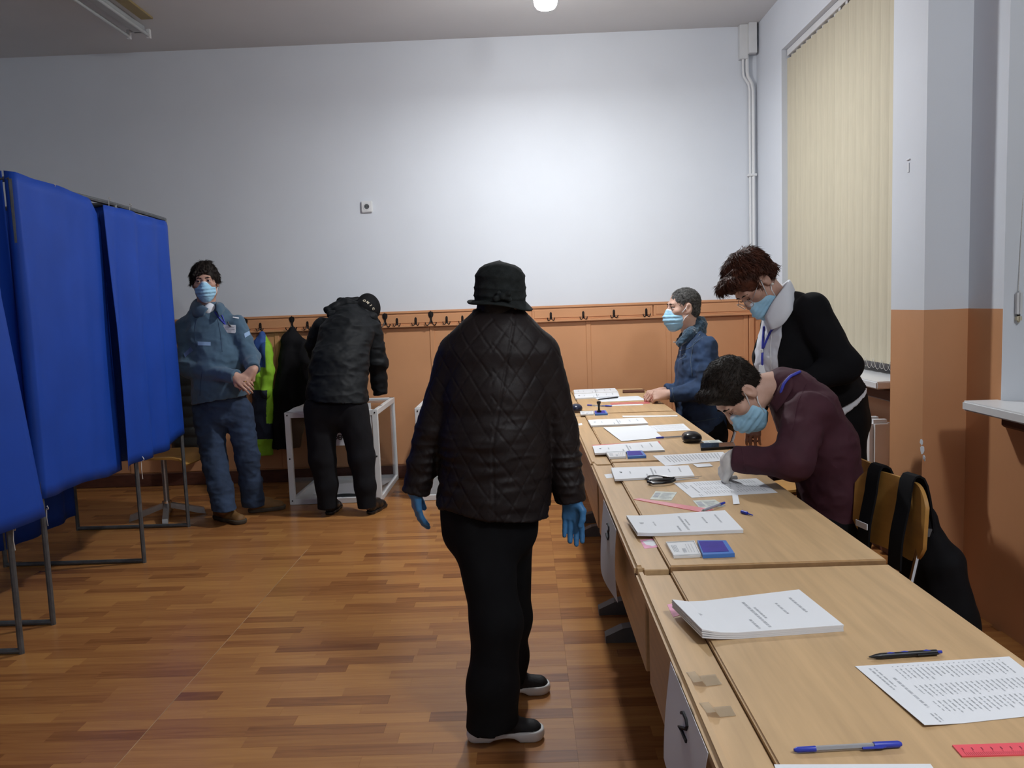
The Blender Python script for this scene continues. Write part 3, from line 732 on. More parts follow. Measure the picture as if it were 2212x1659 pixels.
# hanging lamp
lp = thing('ceiling_lamp', (LAMP[0], LAMP[1], LZ), 'glowing round glass pendant lamp at the top of the photo', 'lamp')
s_ = MB(); s_.lathe([(.008, ZC-LZ), (.008, .20), (.05, .195), (.055, .17), (.065, .13), (.078, .085), (.070, .085), (.056, .13), (.046, .165), (.0, .17)], 28, (LAMP[0], LAMP[1], LZ)); obj('shade', s_, M['alu'], lp, smooth=True)
s_ = MB(); s_.lathe([(.045, ZC-LZ-.05), (.045, ZC-LZ)], 20, (LAMP[0], LAMP[1], LZ)); obj('ceiling_rose', s_, M['alu'], lp, smooth=True)
s_ = MB(); s_.lathe([(.069, .084), (.071, .05), (.066, .02), (.054, .003), (.03, -.002), (0, -.003)], 28, (LAMP[0], LAMP[1], LZ)); obj('globe', s_, M['glow'], lp, smooth=True)
# unlit fluorescent fitting
fx = thing('fluorescent_fitting', (-2.73, 5.3, ZC), 'unlit twin tube fluorescent fitting on the ceiling at upper left', 'light fitting')
b_ = MB().bx(-2.76, -2.685, 4.55, 5.99, ZC-.05, ZC, .004); obj('housing', b_, M['tube'], fx)
for x in (-2.795, -2.65):
    t_ = MB(); t_.tube([(x, 4.6, ZC-.075), (x, 5.96, ZC-.075)], .013, 10); obj('tube', t_, M['tube'], fx, smooth=True)
    for y in (4.58, 5.955): obj('tube_holder', MB().bx(x-.014, x+.014, y, y+.025, ZC-.095, ZC-.03, .003), M['alu'], fx)
for y in (4.59, 5.965): obj('bracket', MB().bx(-2.80, -2.645, y, y+.012, ZC-.05, ZC-.03), M['alu'], fx)
obj('side_plate', MB().bx(-2.63, -2.545, 4.55, 5.82, ZC-.016, ZC, .002), M['tan'], fx)  # flat tan plate on the ceiling beside the housing
# ------------------------------------------------------------------ desks
TZ = .72
TZ0 = TZ; TZ1 = TZ-.009
def desk(y0, y1, label, TZ=TZ0):
    xl, xr = .262, .905
    t = thing('school_desk', ((xl+xr)/2, (y0+y1)/2, 0), label, 'desk', 'school desks pushed together in a row')
    obj('tabletop', MB().bx(xl+.090, xr, y0+.004, y1-.004, TZ-.024, TZ, .0035, 2), M['desk'], t)
    obj('shaded_edge_band', MB().bx(xl+.092, xr-.002, y0+.0022, y0+.0045, TZ-.0225, TZ-.0035), M['deskd'], t)  # near edge's shade put into the colour, over dark worn chipboard
    obj('pen_tray', MB().bx(xl+.024, xl+.0885, y0+.006, y1-.006, TZ-.026, TZ-.009, .002), M['desk'], t)
    obj('edge_lip', MB().bx(xl, xl+.026, y0+.004, y1-.004, TZ-.028, TZ+.002, .008, 3), M['desk'], t)
    obj('modesty_panel', MB().bx(xl+.028, xl+.046, y0+.03, y1-.03, .425, .625, .003), M['desk'], t)
    for y in (y0+.03, y1-.048):
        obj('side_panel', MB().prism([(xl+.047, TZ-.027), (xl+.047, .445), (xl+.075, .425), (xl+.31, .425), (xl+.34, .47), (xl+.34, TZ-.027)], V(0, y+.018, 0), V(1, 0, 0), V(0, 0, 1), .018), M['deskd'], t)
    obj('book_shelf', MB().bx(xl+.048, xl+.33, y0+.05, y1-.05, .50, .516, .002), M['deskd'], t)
    for y in (y0+.14, y1-.14):
        lg = MB(); lg.box((xl+.32, y, .37), (.07, .034, .64), .008); lo_ = obj('leg', lg, M['grayp'], t)
        ft = MB(); ft.prism([(.03, 0), (.60, 0), (.60, .03), (.54, .055), (.36, .085), (.28, .085), (.10, .06), (.03, .028)], V(xl, y+.028, 0), V(1, 0, 0), V(0, 0, 1), .056)
        obj('foot', ft, M['grayp'], lo_)
        br = MB(); br.box((xl+.32, y, TZ-.045), (.46, .034, .03), .004); obj('bracket', br, M['grayp'], lo_)
    return t
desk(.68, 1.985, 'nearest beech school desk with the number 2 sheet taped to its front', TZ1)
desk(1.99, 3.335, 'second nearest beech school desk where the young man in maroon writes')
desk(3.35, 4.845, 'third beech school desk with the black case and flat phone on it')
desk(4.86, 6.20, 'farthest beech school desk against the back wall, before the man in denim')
# ------------------------------------------------------------------ sheets, booklets
def bil(q, u, v):   # q: 4 corners far-left, far-right, near-right, near-left ; u along left->right, v far->near
    return (q[0]*(1-u)+q[1]*u)*(1-v)+(q[3]*(1-u)+q[2]*u)*v
def quad(px, z): return [onz(x, y, z) for x, y in px]
def sheet(name, px, z, label, cat, th=.0006, m=None, lines='list', group=None, curl=0., seed=0, n=(9, 7), bend=None):
    q = quad(px, z); G = []
    rr = random.Random(seed+11)
    for i in range(n[0]):
        u = i/(n[0]-1); r_ = []
        for j in range(n[1]):
            v = j/(n[1]-1); p = bil(q, u, v)+V(0, 0, curl*(max(0, .25-u)/.25)**2)
            if bend: p = p+V(0, 0, bend(u, v))
            r_.append(p)
        G.append(r_)
    G = np.array(G); 
    if np.cross(G[1, 0]-G[0, 0], G[0, 1]-G[0, 0])[2] < 0: G = G[:, ::-1]; fl_ = True
    else: fl_ = False
    mb = MB(); mb.slab(G, th); o = obj(name, mb, m or M['paper'], fix=True); tag(o, label, cat, group)
    def H(u, v):
        p = bil(q, u, v)+V(0, 0, curl*(max(0, .25-u)/.25)**2+.0004)
        if bend: p = p+V(0, 0, bend(u, v))
        return p
    pr = MB()
    def dash(u0, v0, u1, v1): pr.add([H(u0, v0), H(u1, v0), H(u1, v1), H(u0, v1)], [(0, 1, 2, 3)])
    def column(u, v0, v1, wu):     # a line of words running along v
        v = v0
        while v < v1:
            l = rr.uniform(.02, .07); dash(u-wu, v, u+wu, min(v+l, v1)); v += l+rr.uniform(.008, .02)
    if lines == 'list':
        column(.07, .06, .45, .006); column(.10, .06, .40, .005); column(.15, .25, .75, .008)
        for k in range(22):
            u = .22+k*.033
            for a, b in ((.05, .06), (.10, .33), (.40, .62), (.66, .88)):
                column(u, a, b-rr.uniform(0, .08 if b-a > .05 else 0), .0045)
            if k % 2 == 0: pass
        column(.12, .84, .97, .005); column(.145, .84, .95, .004)
    elif lines == 'cover':
        for k in range(14):
            a = rr.uniform(0, 6.28); dash(.10+.020*math.cos(a)*rr.random()-.006, .45+.07*math.sin(a)*rr.random()-.02, .10+.020*math.cos(a)*rr.random()+.006, .45+.07*math.sin(a)*rr.random()+.02)
        column(.22, .40, .62, .008); column(.42, .68, .94, .009); column(.50, .18, .92, .010); column(.54, .36, .68, .008); column(.72, .30, .62, .008); column(.86, .20, .62, .009)
    elif lines == 'form':
        for k in range(18): column(.14+k*.045, .12, .85-rr.random()*.2, .008)
    if pr.v: obj('print', pr, M['ink'], o, fix=False)
    return o
def booklet(px, z, label, th=.012, curl=.0, seed=0, pages=3):
    q = quad(px, z+th); up = []
    o = None
    for k in range(pages):
        t = th/pages; G = []
        for i in range(9):
            u = i/8
            G.append([bil(q, u, v)+V(rnd.uniform(-.001, .001), 0, -k*t+curl*(max(0, .28-u)/.28)**2*(1-.12*k)) for v in (0, .5, 1)])
        G = np.array(G)
        if np.cross(G[1, 0]-G[0, 0], G[0, 1]-G[0, 0])[2] < 0: G = G[:, ::-1]
        if k == 0: o = sheet('booklet', px, z+th, label, 'booklet', th=t*.92, lines='cover', group='electoral list booklets on the desks', curl=curl, seed=seed, n=(9, 3))
        else: obj('page_block', MB().slab(G, t*.92), M['paper'], o)
    return o
# nearest desk
booklet([(1452, 1306), (1726, 1273), (1823, 1350), (1517, 1372)], TZ1, 'thick stapled booklet with a curled edge, largest one, on the nearest desk', .014, .012, 1, 4)
sheet('printed_list', [(1847, 1439), (2180, 1418), (2330, 1535), (1997, 1571)], TZ1+.0012, 'printed list sheet on the nearest desk, cut by the right edge of the photo', 'paper', seed=2, bend=lambda u, v: .004*max(0, .2-u)*5*v)
sheet('paper_sheet', [(1672, 1651), (2010, 1650), (2090, 1760), (1720, 1790)], TZ1+.0012, 'blank white sheet at the very bottom edge of the photo', 'paper', lines=None)
# second desk
booklet([(1353, 1116), (1566, 1102), (1606, 1144), (1377, 1153)], TZ, 'white booklet beside the blue ink pad on the second desk', .010, .004, 3, 3)
booklet([(1320, 1010), (1487, 1005), (1500, 1027), (1328, 1035)], TZ, 'white booklet lying behind the black scissors', .008, .0, 4, 2)
sheet('printed_list', [(1455, 1043), (1634, 1033), (1680, 1064), (1494, 1075)], TZ+.0012, 'printed list crossed by a white paper strip before the young man', 'paper', seed=5)
sheet('printed_form', [(1410, 984), (1562, 976), (1574, 994), (1437, 1006)], TZ+.0012, 'printed form under the gloved hand of the young man', 'paper', lines='form', seed=6)
sheet('paper_strip', [(1496, 1002), (1533, 1001), (1540, 1007), (1506, 1009)], TZ+.0024, 'small blank white slip next to the gloved hand', 'paper', lines=None, n=(3, 3))
sheet('paper_strip', [(1578, 1041), (1588, 1041), (1598, 1088), (1584, 1089)], TZ+.0026, 'narrow white paper strip lying across the printed list', 'paper', lines=None, n=(3, 3))
# third desk
booklet([(1280, 963), (1420, 953), (1436, 972), (1285, 979)], TZ, 'white booklet with a red ruler behind it on the third desk', .008, 0, 7, 2)
booklet([(1270, 907), (1389, 902), (1400, 914), (1277, 919)], TZ, 'white booklet at the far left corner of the third desk', .010, 0, 8, 2)
sheet('printed_list', [(1395, 920), (1476, 915), (1492, 929), (1412, 933)], TZ+.0012, 'printed list showing half out from under a blank folded sheet', 'paper', seed=9)
sheet('blank_sheet', [(1303, 924), (1400, 918), (1432, 945), (1342, 953)], TZ+.0026, 'blank white sheet with a raised corner on the third desk', 'paper', lines=None, bend=lambda u, v: .006*max(0, .4-u-v*.3))
# farthest desk
booklet([(1239, 842), (1328, 838), (1335, 846), (1241, 850)], TZ, 'farther of two white booklets on the farthest desk', .008, 0, 10, 2)
booklet([(1240, 851), (1335, 847), (1338, 855), (1243, 860)], TZ, 'nearer of two white booklets on the farthest desk', .010, 0, 11, 2)
sheet('paper_sheet', [(1285, 860), (1378, 855), (1396, 864), (1300, 868)], TZ+.0012, 'white sheet under a black pen on the farthest desk', 'paper', lines=None, seed=12)
# ------------------------------------------------------------------ pens, rulers, stamp pads and small things
def pen(name, a, b, z, label, kind):
    """tip a, end b (pixels)"""
    r = .0042; A = onz(*a, z+r+.0012); B = onz(*b, z+r+.0012); d = B-A; L = np.linalg.norm(d); u = d/L; P = lambda t: A+u*(t*L)
    sdv = unit(np.cross(u, V(0, 0, 1)))
    o = thing(name, A*0.5+B*.5-V(0, 0, r), label, 'pen')
    if kind == 'capped':
        mb = MB(); mb.tube([P(.02), P(.26)], [r*1.05, r*1.25], 10); obj('cap', mb, M['blue'], o, smooth=True)
        mb = MB(); mb.tube([P(.20), P(.98)], r, 6); obj('barrel', mb, M['clear'], o)
        mb = MB(); mb.tube([P(.05), P(.97)], r*.55, 6); obj('refill', mb, M['blackp'], o)
        mb = MB(); mb.tube([P(.97), P(1.0)], r*1.02, 8); obj('plug', mb, M['blue'], o)
    elif kind == 'capped2':   # cap at the far end with a clip, coloured plug at the near end
        mb = MB(); mb.tube([P(.0), P(.03), P(.20)], [r*.5, r*1.05, r*1.08], 10); obj('grip', mb, M['blue'], o, smooth=True)
        mb = MB(); mb.tube([P(.19), P(.80)], r, 6); obj('barrel', mb, M['clear'], o)
        mb = MB(); mb.tube([P(.15), P(.80)], r*.6, 6); obj('refill', mb, M['blackp'], o)
        mb = MB(); mb.tube([P(.74), P(.97), P(1.0)], [r*1.3, r*1.2, r*.7], 10)
        mb.box(P(.745)-sdv*(-r*1.5)*1.0, (.01, .01, .004)) if False else None
        cp = obj('cap', mb, M['blue'], o, smooth=True); mb = MB(); mb.tube([P(.62)+sdv*r*1.4, P(.80)+sdv*r*1.5, P(.84)+sdv*r*.9], [r*.45, r*.5, r*.5], 6); obj('clip', mb, M['blue'], cp)
    elif kind == 'click':
        mb = MB(); mb.tube([P(0), P(.02), P(.10), P(.16)], [r*.25, r*.4, r*1.1, r*1.35], 12); obj('tip', mb, M['blackp'], o, smooth=True)
        mb = MB(); mb.tube([P(.16), P(.5), P(.93)], [r*1.35, r*1.35, r*1.25], 12); obj('barrel', mb, M['blackp'], o, smooth=True)
        mb = MB()
        for t0, t1, s in ((.18, .40, .25), (.36, .62, -.3), (.70, .88, .1)):
            mb.tube([P(t0)+V(0, 0, r*.78)+sdv*r*s, P((t0+t1)/2)+V(0, 0, r*1.0)+sdv*r*(s*.3), P(t1)+V(0, 0, r*.78)+sdv*r*(s+.3)], [r*.2, r*.62, r*.2], 6)
        obj('grip_stripe', mb, M['blue'], o, smooth=True)
        mb = MB(); mb.tube([P(.93), P(.96), P(1.0)], [r*.7, r*.75, r*.7], 8); obj('button', mb, M['blue'], o)
        mb = MB(); mb.tube([P(.64)+sdv*r*1.5, P(.93)+sdv*r*1.5], r*.4, 6); obj('clip', mb, M['blackp'], o)
    elif kind == 'black':
        mb = MB(); mb.tube([P(0), P(.06), P(.5)], [r*.3, r, r*1.15], 10); obj('barrel', mb, M['blackp'], o, smooth=True)
        mb = MB(); mb.tube([P(.5), P(.97), P(1)], [r*1.25, r*1.2, r*.8], 10); obj('cap', mb, M['blackp'], o, smooth=True)
    elif kind == 'open':
        mb = MB(); mb.tube([P(0), P(.10)], [r*.25, r*.8], 8); obj('tip', mb, M['steel'], o, smooth=True)
        mb = MB(); mb.tube([P(.08), P(.90)], r, 6); obj('barrel', mb, M['clear'], o)
        mb = MB(); mb.tube([P(.08), P(.85)], r*.55, 6); obj('refill', mb, M['blue'], o)
        mb = MB(); mb.tube([P(.80), P(1.0)], [r*1.2, r*.9], 8); obj('plug', mb, M['blue'], o)
    return o
pen('pen', (1877, 1419), (2034, 1408), TZ1, 'black and blue click pen near the printed list on the nearest desk', 'click')
pen('pen', (1715, 1620), (1947, 1607), TZ1, 'clear ballpoint with blue cap at the bottom of the photo', 'capped2')
pen('pen', (1515, 1104), (1565, 1086), TZ+.002, 'uncapped clear ballpoint resting on an identity card', 'open')
pen('pen', (1416, 946), (1482, 942), TZ+.001, 'clear ballpoint with blue cap beside the black case', 'capped')
pen('pen', (1268, 875), (1322, 877), TZ+.001, 'clear ballpoint with blue cap behind the upright stamp', 'capped2')
pen('pen', (1291, 863), (1335, 858), TZ+.003, 'black pen lying on the white sheet on the farthest desk', 'black')
# pen cap
a = onz(1602, 1105, TZ+.006); b = onz(1626, 1113, TZ+.004); pcap = MB(); pcap.tube([a, a*.5+b*.5], .0055, 10); pcap.tube([a*.55+b*.45, b], [.0025, .0018], 6)
tag(obj('blue_stopper', pcap, M['blue'], smooth=True), 'loose blue pen cap on the second desk', 'pen cap')
def strip(name, px, z, th, m, label, cat, marks=None):
    q = quad(px, z+th); mb = MB(); G = np.array([[bil(q, u, v) for v in (0, 1)] for u in np.linspace(0, 1, 4)])
    if np.cross(G[1, 0]-G[0, 0], G[0, 1]-G[0, 0])[2] < 0: G = G[:, ::-1]
    mb.slab(G, th); o = tag(obj(name, mb, m), label, cat)
    if marks:
        k = MB()
        for i in range(marks):
            u = .06+i*.9/marks; l = .42 if i % 5 == 0 else .26; h = lambda u, v: bil(q, u, v)+V(0, 0, .0003)
            k.add([h(u, .96), h(u+.004, .96), h(u+.004, .96-l), h(u, .96-l)], [(0, 1, 2, 3)])
            if i % 5 == 0: k.add([h(u+.008, .52), h(u+.022, .52), h(u+.022, .30), h(u+.008, .30)], [(0, 1, 2, 3)])
        obj('scale_marks', k, mat('ruler_marks', (.25, .03, .05), .6, noise=(40, .1)), o, fix=False)
    return o
strip('ruler', [(2057, 1609), (2240, 1603), (2268, 1628), (2078, 1633)], TZ1, .0025, M['red'], 'red plastic ruler at the lower right edge of the photo', 'ruler', 40)
strip('ruler', [(1369, 1078), (1380, 1076), (1541, 1100), (1515, 1106)], TZ, .002, M['pinkruler'], 'pink transparent ruler near the identity cards on the second desk', 'ruler')
strip('ruler', [(1279, 961), (1425, 953), (1427, 957), (1281, 966)], TZ, .002, M['pinkruler'], 'pink ruler edge showing behind a booklet on the third desk', 'ruler')
strip('ruler', [(1318, 870), (1400, 867), (1405, 871), (1320, 875)], TZ, .002, M['pinkruler'], 'pink ruler on the farthest desk behind the stamp', 'ruler')
strip('ruler', [(1286, 875.5), (1388, 872.5), (1390, 874.5), (1287, 878)], TZ, .002, M['paper'], 'thin white strip in front of the pink ruler on the farthest desk', 'strip')
strip('ruler', [(1344, 898), (1463, 897), (1464, 899), (1346, 901)], TZ, .003, M['paper'], 'thin pale stick across the far end of the third desk', 'strip')
strip('ruler', [(1345, 842), (1392, 841), (1392, 845), (1345, 846)], TZ, .012, M['brown'], 'dark brown flat bar beside the hands of the man in denim', 'bar')
for px, lb in (([(1416, 1061), (1463, 1063), (1450, 1081), (1404, 1078)], 'pale identity card lying alone above the pink ruler'), ([(1496, 1081), (1544, 1079), (1567, 1093), (1513, 1099)], 'pale identity card under the uncapped pen'), ([(1515, 952), (1552, 950), (1562, 956), (1522, 959)], 'pale identity card behind the flat black phone')):
    o = strip('identity_card', px, TZ, .0012, M['card'], lb, 'card'); q = quad(px, TZ+.0014)
    mb = MB(); mb.add([bil(q, .06, .2)+V(0, 0, .0003), bil(q, .30, .2)+V(0, 0, .0003), bil(q, .30, .75)+V(0, 0, .0003), bil(q, .06, .75)+V(0, 0, .0003)], [(0, 1, 2, 3)]); obj('photo', mb, M['ink'], o, fix=False)
    mb = MB(); 
    for k in range(5): mb.add([bil(q, u, v)+V(0, 0, .0003) for u, v in ((.38, .2+k*.14), (.9-.07*(k % 3), .2+k*.14), (.9-.07*(k % 3), .25+k*.14), (.38, .25+k*.14))], [(0, 1, 2, 3)])
    obj('card_print', mb, M['ink'], o, fix=False)
for px, lb in (([(1382, 1166), (1420, 1163), (1428, 1181), (1392, 1185)], 'torn pink and white sticker on the pen tray of the second desk'), ([(1441, 1306), (1455, 1303), (1470, 1328), (1454, 1333)], 'pink sticker on the tray beside the curled booklet')):
    zt_ = TZ if px[0][1] < 1200 else TZ1; o = strip('sticker', px, zt_-.009, .0006, M['pink'], lb, 'sticker'); q = quad(px, zt_-.0082); mb = MB()
    mb.prism([(.1, .2), (.5, .1), (.85, .25), (.8, .7), (.5, .8), (.2, .6)], q[0], q[1]-q[0], q[3]-q[0], .0003); obj('torn_patch', mb, M['paper'], o) if px[0][0] < 1400 else None
strip('sticker', [(1305, 1025), (1321, 1023), (1325, 1032), (1310, 1033)], TZ-.009, .0006, M['paper'], 'small white label on the tray beside the far booklet of the second desk', 'sticker')
strip('sticker', [(1249, 915), (1257, 914), (1258, 918), (1250, 919)], TZ-.009, .0006, M['paper'], 'small white label on the tray of the third desk', 'sticker')
for px, lb in (([(1482, 1452), (1545, 1456), (1560, 1478), (1498, 1474)], 'farther strip of clear tape across the front of the nearest desk'), ([(1510, 1518), (1578, 1524), (1590, 1545), (1527, 1540)], 'nearer strip of clear tape across the front of the nearest desk')):
    q = [onz(x, y, TZ1+.003) for x, y in px]; q[1] = onz(*px[1], TZ1-.0075); q[2] = onz(*px[2], TZ1-.0075)
    G = np.array([[bil(q, u, v) for v in (0, 1)] for u in (0, .3, .45, 1)]); G[1, :, 2] = TZ1+.003; G[2, :, 2] = TZ1-.0070
    mb = MB(); mb.slab(G[:, ::-1] if np.cross(G[1, 0]-G[0, 0], G[0, 1]-G[0, 0])[2] < 0 else G, .0003); mb.bx(.2605, .2611, q[3][1], q[0][1], TZ1-.06, TZ1+.002)
    tag(obj('tape_strip', mb, M['tape']), lb, 'tape')
def stamp_pad(l0, l1, l2, l3, label, rt):
    """lid quad and pad quad in pixels on the desk"""
    o = thing('stamp_pad', onz(*l0[3], TZ), label, 'stamp pad', 'open ink pads on the desks')
    q = quad(l0, TZ+.009); G = np.array([[bil(q, u, v) for v in (0, 1)] for u in (0, 1)]); G = G if np.cross(G[1, 0]-G[0, 0], G[0, 1]-G[0, 0])[2] > 0 else G[:, ::-1]
    lid = obj('lid', MB().slab(G-V(0, 0, .002), .0065), M['trimw'], o)
    rim = MB(); rim.tube([bil(q, u, v)+V(0, 0, -.001) for u, v in ((.02, .03), (.98, .03), (.98, .97), (.02, .97))], .0022, 5, closed=True); obj('lid_rim', rim, M['alu'], lid)
    lb = MB()
    def dd(u0, v0, u1, v1): lb.add([bil(q, u, v)+V(0, 0, -.0016) for u, v in ((u0, v0), (u1, v0), (u1, v1), (u0, v1))], [(0, 1, 2, 3)])
    for k in range(4): dd(.12+k*.05, .25, .145+k*.05, .72)
    for k in range(3): dd(.62+k*.10, .2, .635+k*.10, .8)
    dd(.44, .50, .56, .78)
    obj('lid_label', lb, M['ink'], lid, fix=False)
    q2 = quad(l1, TZ+.011); G = np.array([[bil(q2, u, v) for v in (0, 1)] for u in (0, 1)]); G = G if np.cross(G[1, 0]-G[0, 0], G[0, 1]-G[0, 0])[2] > 0 else G[:, ::-1]
    obj('tray', MB().slab(G, .0105), M['padblue'], o)
    G2 = np.array([[bil(q2, u, v)+V(0, 0, .0008) for v in (.08, .86)] for u in (.04, .86)]); G2 = G2 if np.cross(G2[1, 0]-G2[0, 0], G2[0, 1]-G2[0, 0])[2] > 0 else G2[:, ::-1]
    obj('ink_felt', MB().slab(G2, .002), M['inkpad'], o)
    return o
stamp_pad([(1438, 1170), (1500, 1167), (1514, 1197), (1455, 1200)], [(1506, 1167), (1568, 1167), (1587, 1195), (1518, 1198)], 0, 0, 'open violet ink pad in a blue case at the near end of the second desk', 0)
stamp_pad([(1308, 976), (1352, 974), (1352, 986), (1316, 988)], [(1353, 974), (1387, 973), (1396, 984), (1356, 986)], 0, 0, 'open violet ink pad in front of the booklet on the third desk', 0)
stamp_pad([(1253, 888), (1282, 887), (1283, 894), (1254, 895)], [(1284, 887), (1308, 886), (1313, 893), (1285, 894)], 0, 0, 'open violet ink pad under the upright stamp on the farthest desk', 0)
# upright hand stamp on the far pad
c = onz(1294, 890, TZ+.0128); st = thing('hand_stamp', c, 'black handled stamp standing upright on the farthest ink pad', 'stamp')
mb = MB(); mb.lathe([(.015, 0), (.015, .008), (.007, .012), (.006, .03), (.008, .045), (.013, .058), (.011, .066), (0, .068)], 14, c); obj('handle', mb, M['blackp'], st, smooth=True)
# scissors
def flat_tube(mb, pts, r): mb.tube(pts, r, 8)
A = lambda x, y, z=.006: onz(x, y, TZ+z)
sc_ = thing('scissors', onz(1455, 1036, TZ), 'black handled scissors lying on the second desk by a booklet', 'scissors')
for s, (p0, p1) in enumerate((((1458, 1034), (1516, 1029)), ((1458, 1037), (1510, 1033)))):
    mb = MB(); a, b = A(*p0, .007+.003*s), A(*p1, .006+.003*s); d = unit(b-a); n_ = np.cross(V(0, 0, 1), d)
    mb.prism([(0, -.008), (np.linalg.norm(b-a), 0), (0, .004)], a, d, n_, .0018); obj('blade', mb, M['steel'], sc_)
    mb = MB()
    if s == 0: loop = [(1456, 1033), (1440, 1031), (1420, 1029), (1402, 1030), (1397, 1034), (1404, 1037), (1420, 1036), (1440, 1036)]
    else: loop = [(1458, 1037), (1440, 1037), (1420, 1037), (1404, 1038), (1400, 1041), (1410, 1044), (1430, 1043), (1448, 1041)]
    mb.tube([A(x, y, .007+.003*s) for x, y in loop], .0055, 8, closed=True); obj('handle', mb, M['blackp'], sc_, smooth=True)
mb = MB(); c = A(1459, 1035, .010); mb.lathe([(.004, 0), (.004, .004), (0, .004)], 10, c); obj('pivot', mb, M['steel'], sc_)
# black rounded case and flat phone, sharpener case on the far desk
c = onz(1497, 957, TZ); cs = thing('glasses_case', c, 'small glossy black rounded case beside a pen on the third desk', 'case')
P_ = [loft([(c+V(0, .0, .018), .038, .036), (c+V(0, .06, .020), .040, .034)], (1, 0, 0))]; P_ = P_[0]+[cut(c, (0, 0, -1)), cut(c+V(0, .06, 0), (0, 1, 0))]
solid('case_shell', [ell(c+V(0, .03, .022), (.043, .05, .028)), cone(c+V(-.02, .01, .02), c+V(.02, .01, .02), .02, .02), cone(c+V(-.02, .055, .02), c+V(.02, .055, .02), .02, .02), cut(c+V(0, 0, .0005), (0, 0, -1))], .004, M['blackp'], cs)
mb = MB(); mb.tube([c+V(x, y, .021) for x, y in ((-.040, .01), (-.03, -.012), (.03, -.012), (.040, .01))], .0015, 5); obj('lid_seam', mb, M['grayp'], cs)
q = quad([(1512, 957), (1585, 955), (1589, 964), (1514, 968)], TZ+.012); G = np.array([[bil(q, u, v) for v in (0, 1)] for u in (0, 1)]); G = G[:, ::-1] if np.cross(G[1, 0]-G[0, 0], G[0, 1]-G[0, 0])[2] < 0 else G
ph = thing('phone', q[0]-V(0, 0, .012), 'flat black phone in a dark cover on the third desk', 'phone')
obj('cover', MB().slab(G, .0115), M['blackp'], ph); G2 = np.array([[bil(q, u, v)+V(0, 0, .0006) for v in (.06, .94)] for u in (.03, .97)]); G2 = G2[:, ::-1] if np.cross(G2[1, 0]-G2[0, 0], G2[0, 1]-G2[0, 0])[2] < 0 else G2
obj('screen', MB().slab(G2, .001), M['glass'], ph)
c = onz(1252, 888, TZ); o = solid('round_case', [ell(c+V(-.02, .02, .016), (.04, .05, .030)), cut(c+V(0, 0, .0005), (0, 0, -1))], .004, mat('navy_plastic', (.012, .016, .04), .3, noise=(20, .1)))
tag(o, 'dark navy rounded case at the left edge of the farthest desk, half behind the sleeve', 'case')
# number sheets hanging from the desk fronts
def number_sheet(num, px, label, Xs, size):
    """px: top-far, top-near, bottom-near, bottom-far"""
    q = [onx(px[0][0], px[0][1], Xs), onx(px[1][0], px[1][1], Xs), onx(px[2][0], px[2][1], Xs), onx(px[3][0], px[3][1], Xs)]
    ya, yb = q[0][1], q[1][1]; zb, zf = q[2][2], q[3][2]
    S = lambda u, v: V(Xs-.010*math.sin(v*2.2)-.014*v*v*math.sin(u*3.1+.6), ya+(yb-ya)*u+(.0)*v, TZ-.012+(zf+(zb-zf)*u-TZ)*v)
    G = np.array([[S(u, v) for v in np.linspace(0, 1, 9)] for u in np.linspace(0, 1, 9)])
    N_ = np.cross(G[1, 0]-G[0, 0], G[0, 1]-G[0, 0])
    if N_[0] > 0: G = G[:, ::-1]
    o = obj('number_sheet', MB().slab(G, .0007), M['paper'], smooth=True, origin=V(Xs, (ya+yb)/2, TZ-.02)); tag(o, label, 'sign', 'number sheets taped to the desk fronts')
    mb = MB(); c = (.52, .24)
    if num == '3': st_ = [(-.12, -.10), (-.04, -.15), (.07, -.13), (.10, -.07), (.03, -.01), (-.02, 0), (.06, .01), (.12, .07), (.08, .15), (-.03, .17), (-.13, .13)]
    else: st_ = [(-.11, -.09), (-.06, -.15), (.05, -.15), (.10, -.09), (.08, -.01), (-.02, .09), (-.12, .17), (-.02, .155), (.06, .165), (.13, .17)]
    P = [S(c[0]+a*.75, c[1]+b*size*.62)-V(.0016, 0, 0) for a, b in st_]
    mb.tube(P, .0032, 6); obj('number', mb, M['inkd'], o, smooth=True)
    return o
number_sheet('3', [(1303, 1057), (1330, 1105), (1316, 1236), (1296, 1178)], 'white paper sheet with a handwritten 3 hanging from the second desk front', .258, 1.0)
number_sheet('2', [(1447, 1382), (1528, 1545), (1508, 1700), (1440, 1590)], 'white paper sheet with a handwritten 2 hanging from the nearest desk front', .258, 1.0)
